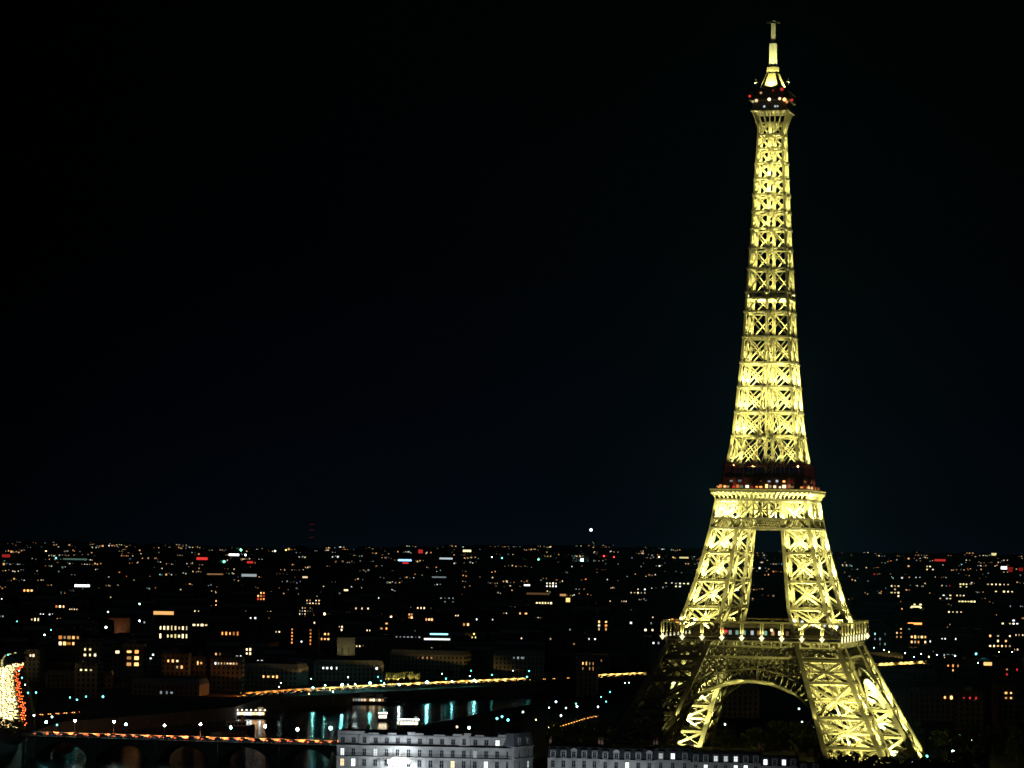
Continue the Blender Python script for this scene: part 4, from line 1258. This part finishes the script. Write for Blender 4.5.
OF = [(173.5, 632, 8, 2, 3.7, 8, 2.0, 5.0, ['yellow', 'warm'], 'office block with two full rows of pale yellow windows', .05),
      (184, 621.5, 2, 1, 4, 4, 2.5, 3.5, 'yellow', 'narrow block with two pale windows above the lit office rows', 0),
      (198, 625, 5, 1, 4, 4, 3, 2.4, ['warm', 'yellow'], 'low block with a row of five warm windows beside the lit office', 0),
      (69, 640.5, 5, 2, 4.4, 6, 3.6, 3.6, AM, 'block with two rows of large amber windows near the white lamp', .25),
      (132.8, 658, 2, 3, 7.5, 6.2, 5, 4, AM, 'block with six big amber windows in three rows', 0),
      (117.5, 652, 1, 1, 5, 5, 5, 4.5, 'warm', 'block with one large square warm window', 0),
      (90, 655, 3, 3, 5, 5.5, 3, 3, ['yellow', 'warm', 'white'], 'dark block with scattered yellow windows below the amber rows', .35),
      (86, 670, 3, 1, 5, 4, 3.4, 2, 'yellow', 'low dark block with three dull yellow windows', 0),
      (230, 633.5, 5, 1, 3.8, 4, 2, 4, AM, 'block with a single row of five orange windows', 0), (226, 663.5, 8, 1, 3, 3, 1.7, 2.6, ['warm', 'amber', 'white'], 'long block with a row of eight tiny windows by the bank', .1),
      (220, 654, 3, 1, 4, 3, 2, 3, 'amber', 'block with three amber windows above the tiny row', 0), (248.5, 651.5, 2, 2, 3.4, 4, 2.4, 3.4, 'warm', 'block with four warm windows in a square', 0), (199.5, 663, 2, 1, 3.5, 3, 2.2, 4, 'amber', 'block with two amber slits by the bank', 0),
      (175, 664, 4, 2, 4.5, 6, 2.3, 3.5, AM, 'block with two broken rows of orange windows', .4), (60, 606.5, 3, 1, 3.5, 3, 2.2, 2.8, AM, 'block with three orange windows near the bright white strip', 0),
      (32, 655.5, 2, 1, 3, 3, 2, 3, 'warm', 'dark block with a pair of warm windows by the avenue end', 0), (28, 590.5, 3, 1, 3.6, 3, 2.5, 2.3, AM, 'distant block with three orange lights', 0), (35, 619.5, 3, 1, 3.2, 3, 1.7, 3, 'warm', 'dark block with three thin warm windows', 0),
      (216, 605, 1, 3, 3, 4, 1.8, 2, 'amber', 'narrow block with a short column of amber windows', 0), (292, 636, 1, 5, 3, 3.3, 1.6, 2, 'orange', 'tall block with a column of five orange windows', 0), (310.5, 637, 1, 5, 3, 3.4, 1.8, 2, 'orange', 'tall block with a thin column of orange windows beside its twin', .1),
      (325, 636.5, 3, 2, 3.4, 5, 2, 2.4, AM, 'block with two uneven rows of orange windows', .2), (313, 602, 5, 2, 3, 3, 1.6, 1.6, ['warm', 'amber', 'white'], 'block with a dense cluster of tiny warm lights', .3), (253, 618, 2, 1, 4.6, 3, 2.4, 2.4, ['warm', 'white'], 'block with two spaced white windows', 0),
      (249, 651, 2, 1, 4, 3, 2.6, 3.2, 'warm', 'small block with two warm windows low on the bank', 0), (261, 596, 3, 3, 2.8, 3, 2.2, 2, ['orange', 'red', 'amber'], 'block with a ring of red and orange lights', .25), (305, 611, 5, 3, 2.6, 3, 1.2, 1.4, ['dimwhite', 'warm', 'dimamber'], 'block with a faint grid of grey windows', .35),
      (362, 608.5, 3, 1, 6, 3, 1.8, 2, 'warm', 'block with three spaced pale windows', 0), (384, 626, 2, 2, 5, 5, 2.4, 2.4, AM, 'block with four orange windows before the peach lamp', .3), (410.5, 616, 2, 2, 2.4, 3, 2, 2.2, ['orange', 'amber'], 'block with clustered orange windows', 0), (429, 619.5, 3, 1, 2.8, 3, 2.4, 3, AM, 'block with three joined orange windows', 0),
      (421, 608, 3, 1, 3.2, 3, 1.7, 2, 'warm', 'block with three pale windows above the orange ones', 0), (449, 600, 5, 2, 4, 3.6, 1.5, 1.4, 'dimwhite', 'block with a faint row of grey lights', .3), (466, 624.5, 2, 1, 4, 3, 2.6, 2.8, 'amber', 'block with two amber windows by the white strips', 0), (408, 637, 7, 1, 3.8, 3, 2, 1.4, 'dimwhite', 'low block with a dim dotted row beside the white strips', .1),
      (551.5, 584.8, 4, 2, 3, 2.8, 1.7, 1.8, ['white', 'warm'], 'distant block with a small grid of white windows', 0), (544, 603, 6, 1, 2.8, 3, 2, 2, ['yellow', 'warm'], 'low block with a row of six yellow lights', .1), (602.5, 625.5, 2, 3, 7, 3.6, 2.5, 2.8, AM, 'block with two columns of amber windows', .15), (523, 613.5, 2, 1, 6, 3, 2.5, 2.2, 'amber', 'block with two orange windows in the dark middle', 0),
      (578, 642, 3, 2, 4, 4, 1.5, 2.6, ['orange', 'amber'], 'dark block with faint reddish slits', .45), (592, 639, 2, 1, 6, 3, 2, 2, 'white', 'dark block with two white dots', 0), (649, 630, 2, 1, 7, 3, 3, 2.2, 'warm', 'block with two wide warm windows', 0), (656, 643, 2, 1, 5, 3, 2, 2.4, 'white', 'block with two white windows near the platform end', 0), (641, 623, 2, 1, 20, 3, 2, 2.4, 'white', 'wide block with two far spaced white lights', 0),
      (588, 666, 4, 2, 3.4, 5, 1.2, 4, ['amber', 'dimamber', 'yellow'], 'quay house with thin golden window slits', .1),
      (682, 585, 4, 2, 4, 3, 2.2, 1.6, ['yellow', 'white'], 'block with pale yellow rows beside the tower', .3), (638, 591, 5, 2, 3.4, 3.5, 1.4, 1.4, ['white', 'warm'], 'distant block with scattered white dots', .4),
      (895, 591, 3, 4, 3.4, 3.3, 2.3, 1.8, ['yellow', 'warm'], 'tall block with stacked yellow windows', .25), (963.5, 585.5, 3, 2, 3, 2.6, 2.2, 1.6, 'yellow', 'distant block crowned by yellow lights', .15), (952, 597, 8, 2, 3.4, 3.2, 2.2, 1.5, ['yellow', 'warm', 'white'], 'long block with yellow rows beyond the tower', .35), (967, 601.5, 6, 1, 3, 3, 2.4, 1.6, 'yellow', 'low block with a continuous yellow row', 0), (916, 606, 4, 2, 3, 3, 2.4, 1.6, ['yellow', 'warm'], 'block with pale yellow top storey', .2),
      (918.5, 639.5, 5, 2, 3.4, 5, 2.3, 3.4, AM, 'block with two rows of amber windows beyond the avenue', .15), (903, 633, 4, 3, 4, 4, 1.8, 1.8, ['dimamber', 'dimgreen', 'amber'], 'broad block with dull ochre windows', .4), (1008.5, 695.5, 2, 2, 5, 5, 3, 3, ['amber', 'orange'], 'dark block with four orange windows in a square', 0), (970, 698, 3, 1, 6, 3, 2.2, 3, ['red', 'orange', 'amber'], 'dark block with three reddish windows', 0),
      (1000, 641, 6, 3, 4, 5, 2, 2.2, ['amber', 'warm', 'yellow'], 'broad block with scattered warm windows beyond the teal lamp', .5), (880, 639, 3, 3, 5, 5, 1.6, 2.6, ['dimgreen', 'dimwhite', 'cyan'], 'block with faint greenish windows', .35), (1010, 622, 5, 2, 3.6, 3.2, 2.4, 1.8, ['yellow', 'white'], 'distant block with yellow lit rows at the city edge', .25), (1000, 588, 7, 2, 4, 7, 2, 1.6, ['yellow', 'warm'], 'distant block with two spaced yellow rows', .35),
      (953, 668, 3, 2, 5, 4.5, 1.8, 2.6, ['orange', 'amber'], 'block with dull orange windows below the teal lamp', .4), (1012, 672, 3, 2, 5, 5, 2, 2.4, ['orange', 'amber', 'red'], 'block with red tinged windows at the city edge', .5), (955, 612, 4, 1, 4, 3, 2, 1.5, 'warm', 'block with four spaced warm dots', .2), (930, 568, 3, 2, 3, 3, 1.8, 1.4, ['yellow', 'warm'], 'far block with tiny yellow dots', .2)]
for t in OF:
    office(*t[:10], miss=t[10])

# rooftop signs and bright strips
def sign(px, py, wp, hp, cn, label, s_=1.0, zc=22.0, slab=True):
    p = gp(px, py, zc); D = dep(p); k = D / FPX; zg = gz(p.x, p.y)
    W_, H_ = wp * k, hp * k
    top = p.z - zg - H_ / 2 - 1.2
    bo = thing('flat_roof_block', 'dark flat roofed block carrying the ' + label, 'building', (p.x, p.y, zg), YAW)
    a, b_ = block_meshes(max(16, W_ + 4), 16, top - .6, 'flat'); put('wall', a, bo); put('roof', b_, bo)
    o = thing('rooftop_sign', label, 'sign', (p.x, p.y, zg + top), YAW)
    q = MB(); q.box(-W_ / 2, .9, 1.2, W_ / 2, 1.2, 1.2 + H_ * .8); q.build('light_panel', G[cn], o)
    f_ = MB(); f_.box(-W_ / 2 - .3, 1.21, .9, W_ / 2 + .3, 1.6, 1.5 + H_)
    for x in (-W_ * .4, 0, W_ * .4): f_.beam((x, 1.4, -.02), (x, 1.4, 1.0), .25)
    f_.build('support_frame', METAL, o)
    reserve(Vector((p.x, p.y, 0)) + HF * 8, max(8, W_ / 2 + 4), 12)
    SIGHT.append((p.dot(HR), D, p.z - H_ / 2, W_ / 2 + 1))
SG = [(6, 555.5, 8, 3.6, 'red', 'red neon sign at the edge of the far city'), (75, 559, 24, 1.8, 'dimgreen', 'long greenish light strip on a far roof'), (82, 585.5, 15, 2.6, 'white', 'white light strip on a roof'), (202, 558.3, 11, 3.2, 'red', 'red bar sign among far lights'),
      (234, 554.5, 10, 2.6, 'white', 'bright white bar among greenish lamps'), (215, 574, 16, 1.6, 'dimamber', 'thin dull orange strip on a roof'), (249, 575, 15, 3.2, 'dimwhite', 'pale wide light panel'), (250, 562, 6, 2.6, 'red', 'small red sign under the greenish lamps'), (163.5, 612.6, 20, 4.2, 'amber', 'glowing orange top panel above the lit office'),
      (405, 560, 13, 2.4, 'blue', 'blue white sign among far lights'), (405.5, 562.8, 6, 1.6, 'red', 'small red sign below the blue one'), (446, 558.3, 13, 2.2, 'dimwhite', 'pale greenish bar on the far skyline'), (467, 550.6, 8, 2.4, 'yellow', 'yellow sign on the far skyline'), (439, 577, 14, 1.6, 'dimwhite', 'thin white strip on a far roof'),
      (439, 634, 18, 1.8, 'cyan', 'upper pale blue strip of the pair glowing as a lit canopy'), (437, 639, 26, 2.2, 'white', 'lower long white strip of the pair glowing as a lit canopy'), (538, 593.5, 23, 2.4, 'dimamber', 'dull beige panel glowing in place of a lit roof edge'), (568, 599.5, 4, 5, 'amber', 'small upright orange panel'), (563, 594.8, 6, 2.6, 'dimamber', 'small dull amber panel'), (684, 557.5, 9, 1.8, 'yellow', 'yellow bar sign near the tower legs'),  # strip pair and beige panel glow in place of lit roofs
      (940, 560, 11, 2.6, 'red', 'red and white sign beyond the tower'), (994, 554, 5, 3, 'yellow', 'small yellow sign on the skyline beyond the tower'), (1004, 567.5, 6, 3.6, 'white', 'white sign beside a red one at the city edge'), (1010, 569, 5, 6, 'red', 'upright red sign at the city edge'), (1021, 569, 4, 4, 'red', 'outermost small red sign'), (915, 623.4, 14, 2.4, 'orange', 'orange strip on a block beyond the tower'),
      (988, 663.5, 8, 4, 'amber', 'orange lit shop panel below the teal lamp'), (1008, 663, 10, 4, 'warm', 'peach lit shop panel by the city edge'), (346, 590, 4, 2, 'warm', 'small warm panel over dark roofs'), (527, 585, 6, 2, 'white', 'small white panel in the far middle'), (916, 606.5, 9, 1.8, 'yellow', 'pale yellow strip beyond the first platform'), (305, 577, 5, 2, 'warm', 'tiny warm panel on a far roof'), (420.5, 551, 4.4, 4.6, 'red', 'round red sign high on the skyline')]
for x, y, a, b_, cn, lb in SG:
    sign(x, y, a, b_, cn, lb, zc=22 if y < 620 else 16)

# the wall lit yellow, the brown lit wall
def litwall(px, py, wp, hp, label, c_, power, m_):
    p = gp(px, py, 9); D = dep(p); k = D / FPX; W_, H_ = wp * k, hp * k
    z1 = p.z + H_ / 2
    o = thing('floodlit_house', label, 'house', (p.x, p.y, 0), YAW)
    b_ = MB(); b_.box(-W_ / 2, 0, 0, W_ / 2, 12, z1); b_.build('wall', m_, o)
    b_ = MB(); b_.frus(-W_ / 2 - .3, -.3, W_ / 2 + .3, 12.3, z1, z1 + 3, 2.4); b_.build('roof', SLATE, o)
    for x in (-W_ * .2, W_ * .15):
        q = MB(); q.box(x - 1, -.1, 0, x + 1, -.01, z1 * .45); q.build('door', METAL, o)
    lampspot('house_floodlight', p - HF * 13 - Vector((0, 0, p.z - 1.2)), p + Vector((0, 0, 1)), power, 110, c_)
    reserve(Vector((p.x, p.y, 0)) + HF * 6, W_ / 2 + 3, 12); SIGHT.append((p.dot(HR), D, p.z - H_ / 2, W_ / 2))
litwall(346, 645, 18, 15, 'house front floodlit dull yellow above the dark quay', (1, .85, .35), 2600, STONE2)
litwall(119, 625, 22, 14, 'brownish lit house beside a large white lamp', (1, .55, .25), 2400, BRICK)

# transmitter mast and beacon tower on the skyline
p = gp(311.5, 548, 2); k = dep(p) / FPX
tm = thing('radio_mast', 'slender radio mast with dim red lamps rising over the skyline', 'mast', (p.x, p.y, gz(p.x, p.y)), .3)
H_ = 32 * k; b_ = MB()
for sx in (-1, 1):
    for sy in (-1, 1): b_.beam((sx * 3 * k, sy * 3 * k, 0), (sx * .3 * k, sy * .3 * k, H_), .5)
for i in range(10):
    t0, t1 = i / 10, (i + 1) / 10; a, c_ = 3 * k * (1 - t0) + .3, 3 * k * (1 - t1) + .3
    for s_ in (-1, 1):
        b_.beam((-a, s_ * a, H_ * t0), (c_, s_ * c_, H_ * t1), .3); b_.beam((a, s_ * a, H_ * t0), (-c_, s_ * c_, H_ * t1), .3)
b_.build('lattice', METAL, tm)
RD = glow('dim_red', (1, .08, .05), .10)
for hy in (14, 21.5, 27):
    for dx in (-1.4, 0, 1.6):
        q = MB(); q.ball((dx * k, 0, hy * k), .5 * k); q.build('warning_lamp', RD, tm)
p = gp(594, 552, 2); k = dep(p) / FPX
bt_ = thing('beacon_tower', 'dim tower block on the skyline topped by a single white beacon', 'tower', (p.x, p.y, gz(p.x, p.y)), YAW)
b_ = MB(); b_.box(-2.6 * k, 0, 0, 2.6 * k, 5 * k, 12 * k); b_.build('wall', PLAS, bt_)
b_ = MB(); b_.beam((-1.6 * k, 1, 12 * k), (-3.2 * k, 1, 22 * k), .6 * k, w2=.3 * k); b_.build('mast', METAL, bt_)
b_ = MB(); b_.ball((-3.3 * k, 0, 22.6 * k), 1.5 * k); b_.build('beacon', glow('beacon_white', (.9, 1, 1), 3), bt_)
for i in range(6):
    q = wquad(.7 * k, .6 * k, 'dimgreen'); put('lit_window', q, bt_, (R(-2, 2) * k, 0, R(4, 11.5) * k))
p = gp(582, 560, 14)
fl = thing('stadium_floodlight', 'brightest bluish white floodlight on the far skyline', 'floodlight', (p.x, p.y, gz(p.x, p.y)))
k = dep(p) / FPX
b_ = MB(); b_.ball((0, 0, p.z - gz(p.x, p.y)), 1.5 * k); b_.build('lamp_head', glow('stadium_cyan', (.55, 1, .97), 18), fl)
b_ = MB(); b_.lathe([(.8, 0), (.4, p.z - gz(p.x, p.y) - 1.4 * k)], 8); b_.build('post', METAL, fl)
SIGHT.append((p.dot(HR), dep(p), p.z - 4, 6))
for i, (x, y, cn, r_) in enumerate([(241, 550, 'green', 1.15), (245.5, 555, 'white', 1.0), (224, 561.5, 'green', 1.2), (275, 551, 'white', .8), (286, 550, 'yellow', .7), (538.5, 559.5, 'green', .8), (502, 558, 'cyan', .75), (604, 556, 'red', .8), (614, 557, 'red', .7), (659, 557, 'warm', .7), (492, 557, 'white', .6), (56, 558, 'cyan', .8), (46, 551, 'warm', .6)]):
    p = gp(x, y, 16)
    k = dep(p) / FPX
    o = thing('skyline_lamp', '%s lamp on the far skyline, %s from the greenish cluster' % (CW[cn], ordn(i)), 'street lamp', (p.x, p.y, gz(p.x, p.y)))
    hh = p.z - gz(p.x, p.y)
    b_ = MB(); b_.ball((0, 0, hh), r_ * k); b_.build('globe', glow('far_' + cn, tuple(LG[cn].node_tree.nodes['Emission'].inputs[0].default_value)[:3], 6), o)
    b_ = MB(); b_.lathe([(.5, 0), (.3, hh - r_ * k)], 6); b_.build('post', METAL, o)
    SIGHT.append((p.dot(HR), dep(p), p.z - 3, 5))

# ------------------------------------------------------------------ city: apartment blocks
AVEP = [(p.dot(HR), dep(p)) for p in resample(AVE, 20)]
QP = [(p.dot(HR), dep(p)) for L_ in (QUAY, QUAYL) for p in resample(L_, 15)]
bycol = {}
for t in SIGHT:
    bycol.setdefault(int(math.floor(t[0] / t[1] * 100)), []).append(t)
def cap_height(s, d_, hw, h, zg):
    """lower a block that would stand in the line of sight to one of the lamps and windows seen in the photograph"""
    c0 = s / d_ * 100; e = (hw + 6) / d_ * 100
    for cidx in range(int(math.floor(c0 - e)) - 1, int(math.floor(c0 + e)) + 2):
        for (ss, dd, zz, ww) in bycol.get(cidx, ()):
            if dd <= d_ + 2: continue
            if abs(ss * d_ / dd - s) > hw + ww * d_ / dd: continue
            los = HC + (zz - HC) * d_ / dd
            h = min(h, los - zg - 4.2)
    return h
def free(s, d_, hw, hd):
    for (a, b_, c_, e_) in OCC:
        if abs(a - s) < hw + c_ and abs(b_ - d_) < hd + e_: return False
    for a, b_ in AVEP:
        if abs(a - s) < hw + 16 and abs(b_ - d_) < hd + 16: return False
    for a, b_ in QP:
        if abs(a - s) < hw + 9 and abs(b_ - d_) < hd + 9: return False
    for u in (-1, 0, 1):
        for v in (-1, 0, 1):
            if inside(SD(s + u * (hw + 4), d_ + v * (hd + 4)), RIVER): return False
    return True
NB = 0
LIT = []                                                 # for the labels
d_ = 1640.0
PROTO = {}
while NB < 300 and d_ < 6200:
    half = .1676 * d_ + 25
    s = -half + R(0, 30)
    step = 56 + (d_ - 1640) * .012
    while s < half and NB < 300:
        w_ = R(.55, .9) * step; dp = R(22, 40)
        px = 512 + FPX * s / d_
        zg = gz(*SD(s, d_).xy)
        h = R(14, 21) + (R(3, 9) if R(0, 1) < .12 else 0)
        tl = TM.inverted() @ SD(s, d_)
        if free(s, d_, w_ / 2, dp / 2) and not (abs(tl.x) < 95 and -80 < tl.y < 420) and not (d_ < 2050 and 540 < px < 980 and R(0, 1) < .5):
            h = cap_height(s, d_ - dp / 2, w_ / 2, h, zg)
            if h > 6.5:
                kw, kd, kh = round(w_ / 6) * 6, round(dp / 8) * 8, round(h)
                kr = 'mansard' if R(0, 1) < .75 and h > 9 else 'flat'
                if kr == 'mansard': kh -= 4
                kk = (kw, kd, kh, kr)
                if kk not in PROTO: PROTO[kk] = block_meshes(kw, kd, kh, kr)
                p = SD(s, d_ - dp / 2, zg)
                o = thing('apartment_block', '', 'building', p, YAW + R(-.28, .28))
                put('wall', PROTO[kk][0], o); put('roof', PROTO[kk][1], o)
                nl = 0; cols = []
                if R(0, 1) < .82:
                    nl = random.choice([1, 1, 2, 2, 3, 4, 5, 6])
                    cn = random.choice(['amber', 'amber', 'warm', 'warm', 'white', 'dimamber', 'dimwhite', 'yellow'])
                    x = R(-.38, .38) * kw; z = kh - 2.2 - 3.1 * random.choice([0, 0, 1])
                    for q in range(nl):
                        if R(0, 1) < .3 or abs(x) > kw * .45: x = R(-.4, .4) * kw; z = kh - 2.2 - 3.1 * random.choice([0, 0, 1])
                        put('lit_window', wquad(R(.7, 1.4), R(1.0, 1.8), cn), o, (x, 0, z)); x += R(2.6, 3.6)
                    LIT.append((o, nl, cn, px, 553 + (HC - zg - h) * FPX / d_))
                else:
                    o['label'] = 'unlit dark apartment block standing among the night roofs'
                    o['group'] = 'unlit apartment blocks'
                NB += 1
        s += step * R(.95, 1.12)
    d_ += 74 + (d_ - 1640) * .02
DEND = d_
MARKS = [('the yellow floodlit house', 346, 645), ('the two white strips', 438, 637), ('the lit office rows', 173, 630), ('the moored lit boat', 256, 706), ('the bright avenue', 10, 690), ('the golden quay trees', 402, 680), ('the teal lamp', 976, 654),
         ('the tower legs', 770, 600), ('the peach glare lamp', 324, 614), ('the amber window columns', 602, 626), ('the stone bridge', 180, 725), ('the six big amber windows', 133, 658), ('the reddish windows', 970, 698), ('the dull ochre block', 903, 633)]
CN2 = {'amber': 'amber', 'warm': 'warm', 'white': 'white', 'dimamber': 'dull amber', 'dimwhite': 'faint grey', 'yellow': 'yellow'}
buck = {}
for o, nl, cn, px, py in LIT:
    mk = min(MARKS, key=lambda m: (m[1] - px) ** 2 + 4 * (m[2] - py) ** 2)
    buck.setdefault((nl, cn, mk), []).append(((mk[1] - px) ** 2 + 4 * (mk[2] - py) ** 2, o))
for (nl, cn, mk), v in buck.items():
    v.sort(key=lambda t: t[0])
    for i, (_, o) in enumerate(v):
        o['label'] = 'dark block with %s %s window%s, %s away from %s' % (NUM[nl], CN2[cn], '' if nl == 1 else 's', ordn(i), mk[0])
        o['group'] = 'apartment blocks with few lit windows'

# ------------------------------------------------------------------ the far city beyond the individual blocks
fc = MB()
names = list(G)
mats_ = [PLAS, ZINC] + [G[n_] for n_ in names]
d_ = DEND + 20
wrnd = [('warm', 5), ('amber', 8), ('white', 2.5), ('yellow', 3), ('orange', 3.5), ('cyan', 1.2), ('red', .6), ('dimwhite', 8), ('dimamber', 9), ('dimgreen', 4), ('blue', .2)]
wn, ww_ = [a for a, _ in wrnd], [b_ for _, b_ in wrnd]
while d_ < 13500:
    half = .18 * d_
    step = 54 + (d_ - 4000) * .002
    s = -half + R(0, 60)
    while s < half:
        w_ = R(.5, .85) * step; dp = R(20, 36)
        h = R(12, 22) + (R(2, 9) if R(0, 1) < .10 else 0)
        P0 = SD(s, d_); zg = gz(P0.x, P0.y)
        if free(s, d_, w_ / 2, dp / 2):
            h = cap_height(s, d_ - dp / 2, w_ / 2, h, zg)
            if h > 6:
                a = YAW + R(-.25, .25); cx, sx_ = math.cos(a), math.sin(a)
                def F(x, y, z): return (P0.x + x * cx - y * sx_, P0.y + x * sx_ + y * cx, zg + z)
                q = [F(x, y, z) for z in (-4, h) for x, y in ((-w_ / 2, -dp / 2), (w_ / 2, -dp / 2), (w_ / 2, dp / 2), (-w_ / 2, dp / 2))]
                fc.add(q, [(0, 1, 5, 4), (1, 2, 6, 5), (2, 3, 7, 6), (3, 0, 4, 7)])
                t = [F(x, y, h + 3) for x, y in ((-w_ / 2 + 2, -dp / 2 + 3), (w_ / 2 - 2, -dp / 2 + 3), (w_ / 2 - 2, dp / 2 - 3), (-w_ / 2 + 2, dp / 2 - 3))]
                fc.add(q[4:] + t, [(4, 5, 6, 7), (0, 1, 5, 4), (1, 2, 6, 5), (2, 3, 7, 6), (3, 0, 4, 7)], 1)
                dens = .84 + .14 * smooth(5500, 8500, d_)
                cl = .5 + .5 * math.sin(s / 310 + 1.3 * math.sin(d_ / 520)) * math.sin(d_ / 430 + s / 900)
                if R(0, 1) < dens * (.55 + .5 * cl * cl):
                    k = d_ / FPX
                    x = R(-.4, .4) * w_
                    for qn in range(random.choice([1, 2, 2, 3, 4, 5, 7]) + (random.choice([0, 1, 2, 3, 4]) if d_ > 6500 else random.choice([0, 1]))):
                        cn = random.choices(wn, ww_)[0]
                        z = h - 1.2 - R(0, 3.5); g_ = R(.22, .58) if R(0, 1) < .88 else R(.5, .95); a_, c_ = k * g_, k * g_ * R(.7, 1.1)
                        fc.add([F(x - a_, -dp / 2 - .1, z - c_), F(x + a_, -dp / 2 - .1, z - c_), F(x + a_, -dp / 2 - .1, z + c_), F(x - a_, -dp / 2 - .1, z + c_)], [(0, 1, 2, 3)], 2 + names.index(cn))
                        x = x + R(2, 4) * k if R(0, 1) < .5 else R(-.42, .42) * w_
        s += step * R(.95, 1.15)
    d_ += 66 + (d_ - 4000) * .012
fo = fc.build('distant_city', mats_)
tag(fo, 'mass of far dark roofs sprinkled with tiny lights up to the skyline', 'city', kind='stuff')


# ------------------------------------------------------------------ night air
HZ = bpy.data.materials.new('night_haze'); HZ.use_nodes = True
n, l = HZ.node_tree.nodes, HZ.node_tree.links
for x in list(n): n.remove(x)
o_ = n.new('ShaderNodeOutputMaterial'); v_ = n.new('ShaderNodeVolumePrincipled')
v_.inputs['Color'].default_value = (.12, .42, 1, 1); v_.inputs['Density'].default_value = 1.3e-5; v_.inputs['Anisotropy'].default_value = .2
l.new(v_.outputs[0], o_.inputs['Volume'])
hb = MB(); hb.box(-3200, -300, -12, 3200, 15500, 380); ho = hb.build('haze', HZ); ho.rotation_euler = (0, 0, YAW)
tag(ho, kind='stuff')
cy.volume_bounces = 0
